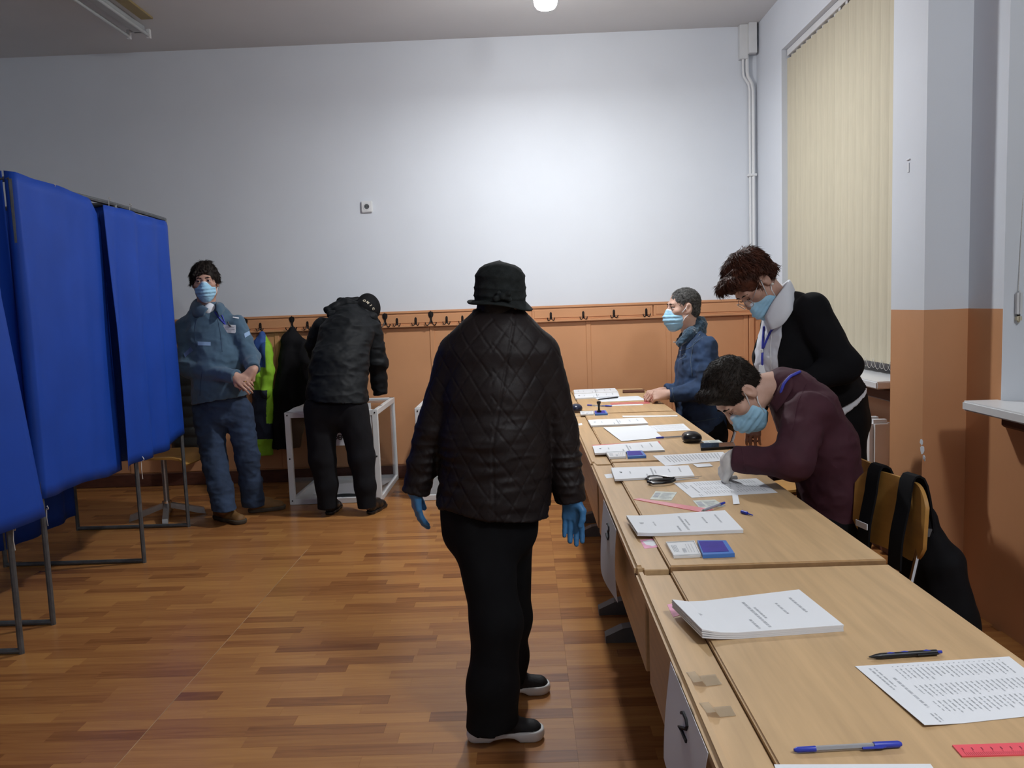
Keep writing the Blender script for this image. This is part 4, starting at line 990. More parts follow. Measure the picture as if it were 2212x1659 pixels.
# ------------------------------------------------------------------ chairs
def chair(c, ang, label, seat_z=.44, back=True, bz=(.56, .77), wid=.36):
    """plywood school chair on chromed tube frame; ang: direction it faces"""
    f = V(math.cos(ang), math.sin(ang), 0); s = V(-math.sin(ang), math.cos(ang), 0); c = V(c[0], c[1], 0)
    t = thing('school_chair', c, label, 'chair'); P = lambda a, b, z: c+f*a+s*b+V(0, 0, z)
    G = np.array([[P(a, b*(wid/2)*(1-.12*max(0, -a)/.2), seat_z+.004*(2*b)**2-.02*max(0, (a-.13)/.07)**2) for b in np.linspace(-1, 1, 7)] for a in np.linspace(-.19, .20, 9)])
    G = G if np.cross(G[1, 0]-G[0, 0], G[0, 1]-G[0, 0])[2] > 0 else G[:, ::-1]
    obj('seat', MB().slab(G, .012), M['ply'], t, smooth=True)
    if back:
        n = 23; hz = (bz[1]-bz[0])/2; zc = (bz[0]+bz[1])/2; rows = []
        for b in np.linspace(-1, 1, n):
            hh = hz*(1-.48*(max(0, abs(b)-.5)/.5)**2.6)
            rows.append([P(-.20-.12*(zc+v*hh-seat_z)*.5-.025*(1-b*b), b*wid/2, zc+v*hh) for v in np.linspace(-1, 1, 5)])
        G = np.array(rows); nv = np.cross(G[1, 0]-G[0, 0], G[0, 1]-G[0, 0]); G = G if nv@f > 0 else G[:, ::-1]
        obj('backrest', MB().slab(G, .012), M['ply'], t, smooth=True)
    for q in (-1, 1):
        lg = MB(); lg.tube([P(.17, q*.16, 0), P(.15, q*.15, seat_z-.03), P(.10, q*.15, seat_z-.014), P(-.15, q*.15, seat_z-.014), P(-.195, q*.15, seat_z+.03), P(-.235 if back else -.2, q*.14, bz[0]+.07)], .010, 8)
        obj('leg', lg, M['chrome'], t, smooth=True)
        lg = MB(); lg.tube([P(-.20, q*.17, 0), P(-.14, q*.15, seat_z-.02)], .010, 8); obj('leg', lg, M['chrome'], t, smooth=True)
    return t
chair((.985, 2.595), math.pi+.19, 'yellow plywood chair with black bag straps over its back', bz=(.53, .785), wid=.37)
chair((1.09, 3.10), math.pi-.05, 'yellow plywood chair behind the young man in maroon', bz=(.52, .735))
chair((1.12, 5.25), math.pi, 'yellow plywood chair under the man in denim', bz=(.52, .70))
chair((1.28, 4.02), math.pi+.35, 'yellow plywood chair behind the young man, gripped by the standing woman', bz=(.52, .76))
# swivel chair near the booth
c = V(-2.56, 5.47, 0); sw = thing('swivel_chair', c, 'plywood swivel chair on a steel column beside the blue booth', 'chair')
G = np.array([[c+V(a, b, .455-.05*max(0, (a-.15)/.10)**2+.006*(b/.2)**2) for b in np.linspace(-.20, .20, 7)] for a in np.linspace(-.22, .25, 10)])
obj('seat', MB().slab(G, .014), M['ply'], sw, smooth=True)
G = np.array([[c+V(-.25-.02*(1-(b/.19)**2), b, z) for z in np.linspace(.60, .80, 4)] for b in np.linspace(.19, -.19, 8)])
G = G if np.cross(G[1, 0]-G[0, 0], G[0, 1]-G[0, 0])[0] > 0 else G[:, ::-1]
obj('backrest', MB().slab(G, .012), M['ply'], sw, smooth=True)
obj('back_bar', MB().tube([c+V(-.1, 0, .435), c+V(-.26, 0, .44), c+V(-.275, 0, .55), c+V(-.262, 0, .70)], .011, 8), M['steel'], sw, smooth=True)
obj('column', MB().tube([c+V(0, 0, .035), c+V(0, 0, .44)], .019, 12), M['steel'], sw, smooth=True)
obj('hub', MB().tube([c+V(0, 0, .05), c+V(0, 0, .12)], .032, 12), M['chrome'], sw, smooth=True)
for k in range(4):
    an = math.radians(20+90*k); d = V(math.cos(an), math.sin(an), 0); n_ = V(-d[1], d[0], 0)
    obj('leg', MB().prism([(.025, .07), (.025, .105), (.24, .045), (.25, .0), (.20, .012)], c-n_*.018, d, V(0, 0, 1), -.036), M['steel'], sw)
# ------------------------------------------------------------------ ballot boxes
def ballot_box(x0, x1, y0, y1, zt, label, text):
    t = thing('ballot_box', ((x0+x1)/2, (y0+y1)/2, 0), label, 'ballot box', 'transparent ballot boxes against the wall')
    p = .042; k = .006
    def prof(name, a, b):
        mb = MB(); mb.bx(a[0], b[0], a[1], b[1], a[2], b[2], .003); return obj(name, mb, M['alu'], t)
    pr = []
    for x in (x0, x1-p):
        for y in (y0, y1-k*5): pr.append(prof('corner_profile', (x, y, .0), (x+p, y+k*5, zt)))
    for z in (.0, zt-p):
        for y in (y0+.001, y1-k*5+.001): prof('edge_profile', (x0+.01, y, z), (x1-.01, y+k*5-.002, z+p))
        for x in (x0+.001, x1-k*5-.001): prof('edge_profile', (x, y0+.01, z), (x+k*5, y1-.01, z+p))
    for nm, b in (('front_pane', (x0+.02, x1-.02, y0+.012, y0+.016, .02, zt-.02)), ('back_pane', (x0+.02, x1-.02, y1-.016, y1-.012, .02, zt-.02)),
                  ('side_pane', (x0+.012, x0+.016, y0+.02, y1-.02, .02, zt-.02)), ('side_pane', (x1-.016, x1-.012, y0+.02, y1-.02, .02, zt-.02)), ('lid_pane', (x0+.02, x1-.02, y0+.02, y1-.02, zt-.014, zt-.010))):
        obj(nm, MB().bx(*b), M['plexi'], t)
    fl_ = obj('bottom', MB().bx(x0+.02, x1-.02, y0+.02, y1-.02, .012, .02), M['alu'], t)
    for x in (x0+p/2, x1-p/2):
        for z in (.03, zt/2, zt-.022):
            R_ = np.array([[1, 0, 0], [0, 0, -1], [0, 1, 0.]]); mb = MB(); mb.lathe([(.006, 0), (.006, .002), (.003, .003), (0, .003)], 10, (x, y0, z), R_); obj('screw', mb, M['blackp'], t)
    mb = MB(); R_ = np.array([[1, 0, 0], [0, 0, -1], [0, 1, 0.]]); mb.lathe([(.006, 0), (.006, .002), (0, .003)], 10, ((x0+x1)/2-.05, y0, .022), R_); obj('screw', mb, M['blackp'], t)
    if text:
        a, b = at(712, 868, y0), at(806, 868, y0); zl, zu = at(760, 962, y0)[2], at(760, 872, y0)[2]
        sh = obj('notice_sheet', MB().bx(a[0]-.02, x1-p-.004, y0+.006, y0+.0075, zl, zu), M['paper'], t)
        cxm = (a[0]-.02+x1-p-.004)/2
        q = at(724, 912, y0); tm = text_mb('Parlamentul', .035, (q[0]+.085, y0+.0052, q[2]), (1, 0, 0), (0, 0, 1), .0005, bold=.0006); obj('lettering', tm, M['inkd'], sh, fix=False)
        q0 = at(720, 946, y0); q1 = at(806, 946, y0); tm = text_mb('DEPUTA\u021aILOR', .046, ((q0[0]+q1[0])/2, y0+.0052, q0[2]), (1, 0, 0), (0, 0, 1), .0005, bold=.0012)
        xs = [v[0] for v in tm.v]; sc0 = (q1[0]-q0[0]-.006)/(max(xs)-min(xs)); cxx = (max(xs)+min(xs))/2; tm.v = [((v[0]-cxx)*sc0+(q0[0]+q1[0])/2, v[1], v[2]) for v in tm.v]; obj('lettering', tm, M['inkd'], sh, fix=False)
    return t
YBX = 5.71
ballot_box(-1.765, -1.085, YBX, 6.49, .685, 'white framed clear ballot box in front of the bent voter, with lettered notice', True)
ballot_box(-.815, -.14, YBX, 6.49, .685, 'white framed clear ballot box mostly hidden behind the woman in the hat', False)
# ballots lying in the first box and the paper on its lid
for k, (x, y, a) in enumerate(((-1.52, 6.05, .2), (-1.28, 6.18, -.2), (-1.36, 5.90, .1))):
    ca, sa = math.cos(a), math.sin(a); G = np.array([[V(x+ca*u-sa*v, y+sa*u+ca*v, .024+.004*k+.012*math.sin(u*14+k)+.013) for v in np.linspace(-.11, .11, 5)] for u in np.linspace(-.15, .15, 7)])
    o = obj('ballot_paper', MB().slab(G, .0012), M['paper'], smooth=True); tag(o, ('wavy white ballot at the left inside the lettered ballot box', 'wavy white ballot at the right rear inside the lettered ballot box', 'wavy white ballot at the front between the legs of the bent voter')[k], 'ballot', 'ballots inside the lettered ballot box')
q = [at(629, 893, 5.75), at(662, 873, 6.05), at(668, 880, 5.95), at(655, 905, YBX-.004)]
G = []
for u in np.linspace(0, 1, 7):
    G.append([V(-1.735+.19*u, YBX+.03+.25*v-.01*u, .687+.006*math.sin(u*5+v*3)+.008) for v in np.linspace(0, 1, 6)])
for r_, u in zip(G, np.linspace(0, 1, 7)): r_.insert(0, V(-1.735+.19*u, YBX-.004, .690)); r_.insert(0, V(-1.735+.19*u, YBX-.007, .690-.055*u**1.5))
G = np.array(G); G = G if np.cross(G[1, 4]-G[0, 4], G[0, 5]-G[0, 4])[2] > 0 else G[:, ::-1]
tag(obj('paper_sheet', MB().slab(G, .001), M['paper'], smooth=True), 'crumpled white paper draped over the left corner of the lettered ballot box', 'paper')
# ------------------------------------------------------------------ voting booths
def curtain(name, pts, parent, m=None, folds=7, amp=.022, seed=0, nv=26, nu=70, th=.002, gather=None):
    """pts: list of (x, y, ztop, zbottom) along the rail"""
    pts = [np.asarray(p, float) for p in pts]; L = [0]
    for a, b in zip(pts, pts[1:]): L.append(L[-1]+np.hypot(*(b-a)[:2]))
    def P(u):
        s = u*L[-1]
        for i in range(len(L)-1):
            if s <= L[i+1]+1e-9: t = (s-L[i])/(L[i+1]-L[i]); return pts[i]*(1-t)+pts[i+1]*t, unit((pts[i+1]-pts[i])[:2])
    rr = random.Random(seed); ph = [rr.uniform(0, 6.28) for _ in range(4)]; G = []
    for i in range(nu):
        u = i/(nu-1); p, d = P(u); n_ = np.array([d[1], -d[0]]); col = []
        for j in range(nv):
            v = j/(nv-1); k = .35+.65*min(1, v*2.2)
            f = amp*k*(math.sin(u*folds*6.28+ph[0]+.5*math.sin(v*2.3+ph[1]))+.5*math.sin(u*folds*2.3*6.28*.5+ph[2]+v*1.3)+.25*math.sin(u*31+v*5+ph[3]))
            sag = 0
            if gather: sag = gather*abs(math.sin(u*math.pi*4))*(1-v)
            col.append(V(p[0]+n_[0]*f, p[1]+n_[1]*f, p[2]-sag+(p[3]-p[2]+sag+.010*math.sin(u*9+ph[1]))*v))
        G.append(col)
    return obj(name, MB().slab(np.array(G), th), m or M['curtain'], parent, smooth='all')
def tie(parent, c, s=1.0):
    mb = MB(); c = np.asarray(c)
    mb.tube([c+V(0, 0, .012*s), c+V(.012*s, -.01*s, .018*s), c+V(.024*s, -.02*s, .006*s), c+V(.014*s, -.01*s, -.004*s), c], .0022*s, 5)
    mb.tube([c, c+V(.003, -.012*s, -.05*s), c+V(.002, -.005*s, -.10*s)], .0020*s, 5)
    return obj('tie_string', mb, M['string'], parent)
xb = -2.24; yA, yM, yC = 3.55, 4.446, 5.20; xC = -2.30; xk = -3.05; ZB = 2.035
bt = thing('voting_booth', (-2.65, 4.4, 0), 'tall double voting booth with blue curtains on dark steel frame, left of the photo', 'voting booth')
r = .0125
def post(x, y, par, z=ZB): return obj('upright', MB().tube([(x, y, 0), (x, y, z)], r, 8), M['frame'], par, smooth=True)
for x, y in ((xb, yA), (xb, yM), (xC, yC), (xk, yA), (xk, yM), (xk, yC)): post(x, y, bt)
for y, x in ((yA, xb), (yM, xb), (yC, xC)):
    obj('base_bar', MB().tube([(x, y, .0125), (xk, y, .0125)], r, 8), M['frame'], bt, smooth=True); obj('top_bar', MB().tube([(x, y, ZB), (xk, y, ZB)], r, 8), M['frame'], bt, smooth=True)
obj('top_rail', MB().tube([(xb, yA, ZB), (xb, yM, ZB)], r, 8), M['frame'], bt, smooth=True); obj('top_rail', MB().tube([(xb, yM, ZB), (xC, yC, ZB)], r, 8), M['frame'], bt, smooth=True)
obj('top_rail', MB().tube([(xk, yA, ZB), (xk, yC, ZB)], r, 8), M['frame'], bt, smooth=True)
F_ = .018
curtain('curtain', [(xb-.02, yA-.006, ZB+.035, .60), (xb+F_, yA+.0, ZB+.03, .605), (xb+F_, yA+.16, ZB+.022, .60), (xb+F_, yA+.32, ZB+.018, .59), (xb+F_, 4.16, ZB-.005, .585), (xb+F_-.01, 4.262, ZB-.12, .585)], bt, folds=1.9, amp=.012, seed=3, nu=40)
curtain('curtain', [(xb+F_-.03, 4.12, ZB-.06, .60), (xb+F_-.05, 4.22, ZB-.10, .60), (xb+F_-.03, 4.30, ZB-.06, .59)], bt, folds=1.5, amp=.012, seed=5, nu=24)
curtain('curtain', [(xb+F_+.02, 4.235, ZB-.03, .585), (xb+F_+.02, 4.45, ZB-.022, .585), (xb+F_+.0, 4.75, ZB-.03, .60), (xC+F_+.02, 5.10, ZB-.02, .625), (xC+F_-.01, 5.215, ZB-.04, .63)], bt, folds=3.2, amp=.017, seed=8, nu=90)
curtain('side_curtain', [(xk, yA-.01, ZB+.03, .50), (xb-.03, yA-.012, ZB+.035, .585)], bt, folds=3.5, amp=.014, seed=11)
curtain('partition_curtain', [(xk, yM, ZB, .6), (xb-.02, yM, ZB, .6)], bt, folds=4, amp=.015, seed=12, nu=40)
curtain('side_curtain', [(xk, yC+.012, ZB+.01, .6), (xC, yC+.012, ZB+.01, .63)], bt, folds=4, amp=.012, seed=13, nu=40)
curtain('back_curtain', [(xk, yA, ZB, .10), (xk, 5.18, ZB, .10)], bt, folds=7, amp=.018, seed=14, nu=60)
tie(bt, (xb+.03, 4.45, .60), 1.1); tie(bt, (xb+.02, 4.35, ZB+.01), .7); tie(bt, (xb, 4.62, ZB+.01), .8); tie(bt, (xb+.01, 3.86, ZB+.01), .7); tie(bt, (xb+.02, 3.55, .55), .8)
# the nearer booth, cut by the left edge of the photo
b2 = thing('voting_booth', (-2.6, 2.7, 0), 'nearer blue curtained voting booth cut off by the left edge of the photo', 'voting booth')
xn, yn, y0n = -2.19, 3.235, 2.05
for x, y in ((xn, yn), (xn, y0n), (-3.0, yn), (-3.0, y0n)): post(x, y, b2)
for y in (yn, y0n): obj('base_bar', MB().tube([(xn, y, .0125), (-3.0, y, .0125)], r, 8), M['frame'], b2, smooth=True); obj('top_bar', MB().tube([(xn, y, ZB), (-3.0, y, ZB)], r, 8), M['frame'], b2, smooth=True)
for x in (xn, -3.0): obj('top_rail', MB().tube([(x, yn, ZB), (x, y0n, ZB)], r, 8), M['frame'], b2, smooth=True)
G = []
for i in range(40):
    u = i/39; col = []
    for j in range(26):
        v = j/25; y = y0n+(yn+.02-y0n)*u+.135*u*u*(1-v)*0+.11*u**3*max(0, (v-.35)/.65); z = ZB+(.56-ZB)*v
        col.append(V(xn+.02+.012*math.sin(u*14+v)+.05*u**2*v, y, z-.0*u))
    G.append(col)
obj('curtain', MB().slab(np.array(G), .002), M['curtain'], b2, smooth='all')
curtain('side_curtain', [(xn, yn-.03, ZB, .57), (-3.0, yn-.03, ZB, .57)], b2, folds=4, amp=.012, seed=21, nu=40); curtain('side_curtain', [(xn, y0n, ZB, .57), (-3.0, y0n, ZB, .57)], b2, folds=4, amp=.014, seed=22, nu=40); curtain('back_curtain', [(-3.0, yn, ZB, .57), (-3.0, y0n, ZB, .57)], b2, folds=4, amp=.014, seed=23, nu=40)
tie(b2, (xn+.025, yn-.01, .545), .9)
# ------------------------------------------------------------------ coats on the wall hooks, bag on the chair
def clothc(name, col, rough=.8, n=(18, .12), b=(160, .15, .001), sheen=.0, attr=False): return mat(name, col, rough, noise=n, bump=b, sheen=sheen, attr=attr)
M['blackcloth'] = mat('black_cloth', (.006, .006, .0075), .85, noise=(18, .12), bump=(160, .15, .001), spec=.22); M['hivis'] = clothc('blue_lime_cloth', (.3, .5, .05), .75, attr=True); M['puffer'] = clothc('dark_puffer', (.016, .017, .017), .45)
CY = 6.455
A = lambda x, y, d=0: at(x, y, CY+d)
k = CY/FOC
# lime and blue work jacket
prm = loft([(A(566, 722), .020, .03), (A(566, 748), .075, .055), (A(566, 810, -.02), .085, .07), (A(567, 880), .085, .065), (A(568, 945), .085, .06), (A(570, 990), .08, .05)], (1, 0, 0), .03)
prm += limb([A(576, 752, -.06), A(580, 800, -.09), A(574, 850, -.09)], [.045, .042, .036], .02)
prm += [cut(A(570, 983), (0, 0, -1))]
def hv(v):
    px = 1; out = np.zeros((len(v), 3)); d = v-CAM; z = d@FW; X = d@RT/z*FOC+IW/2; Yp = d@DN/z*FOC+IH/2; n = vnoise(v*5, 4)*5
    blue = (.03, .085, .30); navy = (.010, .016, .035); lime = (.28, .55, .03)
    out[:] = navy
    out[(Yp+n < 795) & (X+n*.6 < 574)] = blue; out[(Yp+n < 800) & (X+n*.6 >= 574)] = lime; out[(Yp+n >= 795) & (Yp+n < 842)] = lime
    out[(Yp > 842) & (Yp < 915) & (X+n*.5 > 577)] = lime; out[(Yp > 948+n*.3)] = lime; return out
# colours belong to the garment: panels follow its own height and width
tag(solid('work_jacket', prm, .0045, M['hivis'], None, [wr(.010, 12, 12, 7, 31, True)], hv), 'lime green and blue work jacket hanging on the wall beside the leaning man', 'jacket')
prm = loft([(A(5+626, 714), .03, .035), (A(5+626, 735), .085, .06), (A(5+627, 775), .115, .085), (A(5+622, 850), .125, .09), (A(5+618, 920), .12, .085), (A(5+612, 972), .11, .075)], (1, 0, 0), .03)
prm += limb([A(652, 745, -.02), A(660, 800, -.05), A(655, 870, -.05)], [.05, .055, .05], .03)+[cut(A(615, 968), (0, 0, -1))]
tag(solid('black_coat', prm, .008, M['blackcloth'], None, [wr(.010, 11, 11, 3, 37, True)]), 'long black coat hanging on the wall left of the bent voter', 'coat')
prm = loft([(A(408, 745), .05, .05), (A(404, 775), .12, .075), (A(404, 1000), .12, .07)], (1, 0, 0), .03)+[cut(A(400, 985), (0, 0, -1))]
def puffs(v, n): return .010*np.abs(np.sin((v[:, 2]+.01*vnoise(v*9, 4))*math.pi/.085))**.6+.003*vnoise(v*25, 5)
tag(solid('puffer_coat', prm, .008, M['puffer'], None, [puffs]), 'dark quilted puffer coat hanging behind the leaning man and the blue booth', 'coat')
# ------------------------------------------------------------------ people
M['jacketl'] = mat('dark_brown_quilt', (.0115, .0075, .0075), .55, noise=(25, .15), bump=(90, .3, .002), spec=.3)
M['blacktr'] = mat('black_trousers', (.005, .005, .006), .9, spec=.2, noise=(30, .15), bump=(150, .15, .001))
M['hat'] = mat('charcoal_felt', (.018, .021, .021), .95, noise=(45, .4), bump=(160, .5, .002), spec=.2)
M['rubberw'] = mat('white_rubber', (.68, .69, .69), .5, noise=(14, .04)); M['blackknit'] = mat('black_knit', (.007, .007, .009), .7, noise=(120, .3), bump=(260, .4, .001))
M['glove'] = mat('blue_glove', (.055, .20, .42), .45, noise=(20, .08), bump=(110, .15, .001)); M['glovew'] = mat('white_glove', (.62, .60, .58), .5, noise=(20, .05), bump=(110, .2, .001))
M['hairdk'] = mat('dark_brown_hair', (.014, .009, .007), .68, spec=.3, noise=(60, .4), stretch=(1, 1, .2), bump=(180, .6, .003))
M['hairblk'] = mat('black_hair', (.016, .011, .008), .68, spec=.3, noise=(60, .4), bump=(180, .6, .003))
M['hairred'] = mat('auburn_hair', (.070, .020, .009), .6, spec=.35, noise=(30, .55), bump=(120, .7, .004))
M['hairgrey'] = mat('grey_hair', (.07, .068, .066), .68, spec=.3, noise=(90, .7), bump=(220, .7, .003))
M['fleece'] = mat('blue_grey_fleece', (.055, .105, .16), .9, noise=(14, .1), bump=(200, .3, .001), sheen=.2)
M['trimblue'] = mat('pale_blue_trim', (.24, .36, .55), .7, noise=(30, .06)); M['trimblue2'] = mat('dull_blue_trim', (.10, .15, .30), .7, noise=(30, .06))
M['jeans'] = mat('blue_jeans', (.022, .040, .082), .9, noise=(9, .35), bump=(220, .3, .001)); M['bootl'] = mat('tan_boot', (.17, .085, .025), .7, noise=(20, .2), bump=(60, .2, .002)); M['boots'] = mat('boot_sole', (.06, .045, .03), .8, noise=(20, .2))
M['shirtw'] = mat('white_shirt', (.66, .68, .73), .75, noise=(12, .04), bump=(160, .1, .001)); M['lanyard'] = mat('blue_lanyard', (.04, .05, .40), .6, noise=(30, .1))
M['navyj'] = mat('black_anorak', (.0034, .0045, .006), .65, spec=.24, noise=(14, .15), bump=(130, .15, .001)); M['greytr'] = mat('charcoal_trousers', (.008, .008, .010), .9, spec=.2, noise=(20, .15), bump=(180, .2, .001))
M['denim'] = mat('denim_jacket', (.020, .045, .105), .85, noise=(11, .4), bump=(230, .35, .001)); M['sherpa'] = mat('blue_sherpa', (.030, .065, .105), .95, noise=(60, .35), bump=(120, .9, .004), sheen=.4)
M['cardi'] = mat('black_cardigan', (.006, .006, .0075), .9, spec=.2, noise=(20, .15), bump=(200, .25, .001)); M['maroon'] = mat('maroon_shirt', (.050, .011, .021), .8, noise=(14, .15), bump=(160, .2, .001))
M['beige'] = mat('beige_lettering', (.50, .44, .34), .7, noise=(30, .05)); M['capm'] = mat('black_cap', (.006, .006, .007), .9, spec=.2, noise=(30, .15), bump=(200, .3, .001)); M['pearl'] = mat('pearl', (.75, .72, .66), .2, noise=(30, .03)); M['lens'] = mat('lens_glass', (.95, .94, .97), .03, trans=1.0, ior=1.1, noise=(5, .01))

def person(loc, label): return thing('person', loc, label, 'person')
# ---- 1 the woman in the hat, seen from behind
YL = 2.60; A = lambda x, y, d=0.: at(x, y, YL+d)
pl = person((-.09, 2.58, 0), 'person in charcoal felt hat and dark quilted jacket standing with back to the camera')
hc = A(1083, 640, .02); hf = Fr(hc-V(0, 0, .012), (.55, .83, -.05), (0, 0, 1), .86)
gl = A(897, 1055, -.0); gr = A(1234, 1075, 0.)
HL = hand_prims(gl, V(.02, .12, -1), V(-.9, -.35, -.1), 1, .86, curl=(.22, .25, .2), spread=.09, thumb=.5)
HR = hand_prims(gr, V(.05, .10, -1), V(.25, .9, 0.05), 1, .88, curl=(.12, .2, .15), spread=.04, thumb=.4)
body = head_prims(hf)+limb([hf(0, -.015, -.05), A(1077, 700, .0)], [.056, .058])
body += bloft([(A(1077, 715, .0), .09, .07), (A(1078, 760), .13, .09), (A(1068, 900), .14, .11), (A(1062, 1090), .14, .11)], (1, 0, 0))
body += blimb([A(985, 762), A(935, 926, .02), gl], [.045, .038, .026])+blimb([A(1168, 762), A(1210, 930, .03), gr], [.045, .038, .026])
LEG1 = [A(1035, 1110, -.03), A(1072, 1340, -.12), at(1062, 1560, 2.46)]; LEG2 = [A(1085, 1110, .06), A(1098, 1330, .14), at(1092, 1468, 2.77)]
body += blimb(LEG1, [.08, .06, .045])+blimb(LEG2, [.08, .06, .045])
solid('body', body, .006, M['skin'], pl)
P = loft([(A(1078, 692, .01), .080, .065), (A(1079, 718), .120, .085), (A(1078, 758), .178, .115), (A(1074, 850), .178, .135), (A(1070, 950), .180, .15), (A(1066, 1110), .193, .165)], (1, .12, 0), .03)
P += limb([A(990, 768), A(936, 925, .02), A(899, 1058, .01)], [.072, .060, .049], .016)+limb([A(1162, 766), A(1210, 930, .03), A(1232, 1078, .01)], [.072, .062, .051], .016)
P += [cut(A(1066, 1096), A(1066, 1096)-A(1071, 1050), .32), cut(A(896, 1062, .01), (A(896, 1062)-A(905, 1020)), .09), cut(A(1232, 1082, .01), (A(1232, 1082)-A(1228, 1040)), .09)]
hemn = np.cross(A(1195, 1112)-A(937, 1082), V(0, 1, 0)); hemn = hemn*(-1 if hemn[2] > 0 else 1)
P[-3] = cut(A(1066, 1098), hemn, .30)
def quilt(v, n):
    d = v-A(1075, 900); wob = vnoise(v*5, 66)*.02; u, w2 = d[:, 0]+.35*d[:, 1]*np.sign(n[:, 0])+wob, d[:, 2]+vnoise(v*5, 67)*.02
    a = np.abs(((u/.067+w2/.092) % 1)-.5)*.066; b = np.abs(((u/.067-w2/.092) % 1)-.5)*.066
    a, b = .033-a, .033-b
    g = (np.exp(-(a/.0036)**2)+np.exp(-(b/.0036)**2))*np.clip(.75+.9*vnoise(v*6, 69), .15, 1); low = np.clip((1.20-v[:, 2])/.35, 0.15, 1)
    return -.0022*np.minimum(g, 1)+.0062*low*(.5-np.abs(vnoise(v*V(7, 7, 34), 61))*1.5+.5*vnoise(v*V(16, 16, 60), 62))+.004*vnoise(v*7, 63)+.0016*vnoise(v*V(30, 30, 30), 65)
def seam(v, n):
    p0, p1 = A(1112, 690), A(1073, 1105); t = np.clip((p0[2]-v[:, 2])/(p0[2]-p1[2]), 0, 1); x = p0[0]+(p1[0]-p0[0])*np.minimum(t*1.6, 1)
    return -.003*np.exp(-((v[:, 0]-x)/.004)**2)*(n[:, 1] < 0)
jk = solid('quilted_jacket', P, .0040, M['jacketl'], pl, [quilt, seam])
P = [cone(A(1054, 684, .0), A(1100, 690, .0), .052, .050, .02), cone(A(1060, 668, .03), A(1095, 674, .03), .050, .050, .03), cut(A(1076, 661), hemn*-1-V(.1, 0, 0)), ]
solid('collar', P, .0045, M['jacketl'], pl, [wr(.003, 30, 30, 60, 9)])
tp = [loft([(A(1056, 1080, .0), .165, .13), (A(1058, 1140, .0), .158, .125)], (1, 0, 0), .03)[0]]
tp += limb([A(1040, 1120, -.03), A(1072, 1345, -.12), at(1064, 1480, 2.46), at(1063, 1572, 2.455)], [.107, .079, .078, .086], .04)+limb([A(1085, 1120, .05), A(1099, 1335, .13), at(1096, 1420, 2.76), at(1090, 1480, 2.77)], [.105, .074, .071, .078], .04)
tp += [cut(at(1063, 1565, 2.455), (0.12, 0, -1), .16), cut(at(1090, 1470, 2.77), (0, 0, -1), .12)]
solid('trousers', tp, .006, M['blacktr'], pl, [wr(.004, 14, 14, 6, 64)])
shoe('shoe', onz(1178, 1590), onz(1003, 1598), pl, M['blackknit'], M['rubberw'], .043, .07, .034, ankle=at(1062, 1545, 2.455), arch=True)
shoe('shoe', onz(1191, 1490), onz(1030, 1504), pl, M['blackknit'], M['rubberw'], .043, .07, .032, ankle=at(1092, 1458, 2.77), arch=True)
HLg = hand_prims(gl, V(.02, .12, -1), V(-.9, -.35, -.1), 1, .86, curl=(.22, .25, .2), spread=.09, thumb=.5, fat=.0025); HRg = hand_prims(gr, V(.05, .10, -1), V(.25, .9, 0.05), 1, .88, curl=(.12, .2, .15), spread=.04, thumb=.4, fat=.0025)
solid('glove', HLg+[cone(gl+V(.006, 0, .04), gl, .026, .028, .02)], .0028, M['glove'], pl, [wr(.0009, 60, 60, 60, 3)]); solid('glove', HRg+[cone(gr+V(-.003, 0, .04), gr, .026, .028, .02)], .0028, M['glove'], pl, [wr(.0009, 60, 60, 60, 4)])
solid('hair', [ell(hf(0, -.012, .0), V(.074, .085, .06)*.93, hf.R), ell(hf(0, -.040, -.045), V(.066, .058, .055)*.93, hf.R), ell(hf(0, .10, -.06), V(.075, .085, .11)*.93, hf.R, .015, 's')], .005, M['hairblk'], pl, [wr(.003, 60, 60, 25, 6)])
# hat
ht = A(1080, 655, .02); up = unit(V(.04, -.02, 1)); hx = unit(np.cross(V(0, 1, 0), up)); hy = np.cross(up, hx); HR_ = np.stack([hx, hy, up], 1)
hr = .0815
prof = [(hr*.96, .012), (hr*1.0, .010), (hr*1.30, -.004), (hr*1.33, -.007), (hr*1.30, -.010), (hr*1.02, .000), (hr*1.03, .014), (hr*1.05, .018), (hr*1.075, .021), (hr*1.05, .025), (hr*1.03, .036), (hr*1.045, .044), (hr*1.06, .047), (hr*1.03, .051), (hr*1.0, .066), (hr*1.005, .080), (hr*1.02, .084), (hr*1.0, .088), (hr*.95, .098), (hr*.83, .113), (hr*.62, .124), (hr*.33, .130), (.0, .134)]
hb = MB(); hb.lathe(prof, 48, (0, 0, 0)); vs = np.array(hb.v)
ang = np.arctan2(vs[:, 1], vs[:, 0]); rad = np.hypot(vs[:, 0], vs[:, 1])
ridge = (vs[:, 2] > .012) & (vs[:, 2] < .09); vs[ridge, 2] += .006*np.sin(ang[ridge]*2+.8)+.003*np.sin(ang[ridge]*3)
br = rad > hr*1.12; vs[br, 2] += .012*np.cos(ang[br]-math.pi)*1.0+.004*np.sin(3*ang[br]); top = vs[:, 2] > .11; vs[top, 2] += .006*np.cos(ang[top]*1+2)*(1-rad[top]/hr)
vs[:, 1] *= 1.12
hb.v = [tuple(q) for q in (vs@HR_.T+ht)]
hat = obj('felt_hat', hb, M['hat'], pl, smooth='all')
bw = A(1085, 641, -.085)
solid('bow', [cone(bw, bw+V(.020, -.002, .009), .007, .010, .004), cone(bw, bw+V(-.021, -.002, -.006), .007, .010, .004), ell(bw+V(0, -.008, .002), (.009, .008, .011), None, .003), cone(bw, bw+V(.022, .002, -.010), .006, .009, .004), cone(bw, bw+V(-.012, .002, .012), .006, .008, .004)], .0026, M['hat'], hat, [wr(.002, 60, 60, 60, 8)])

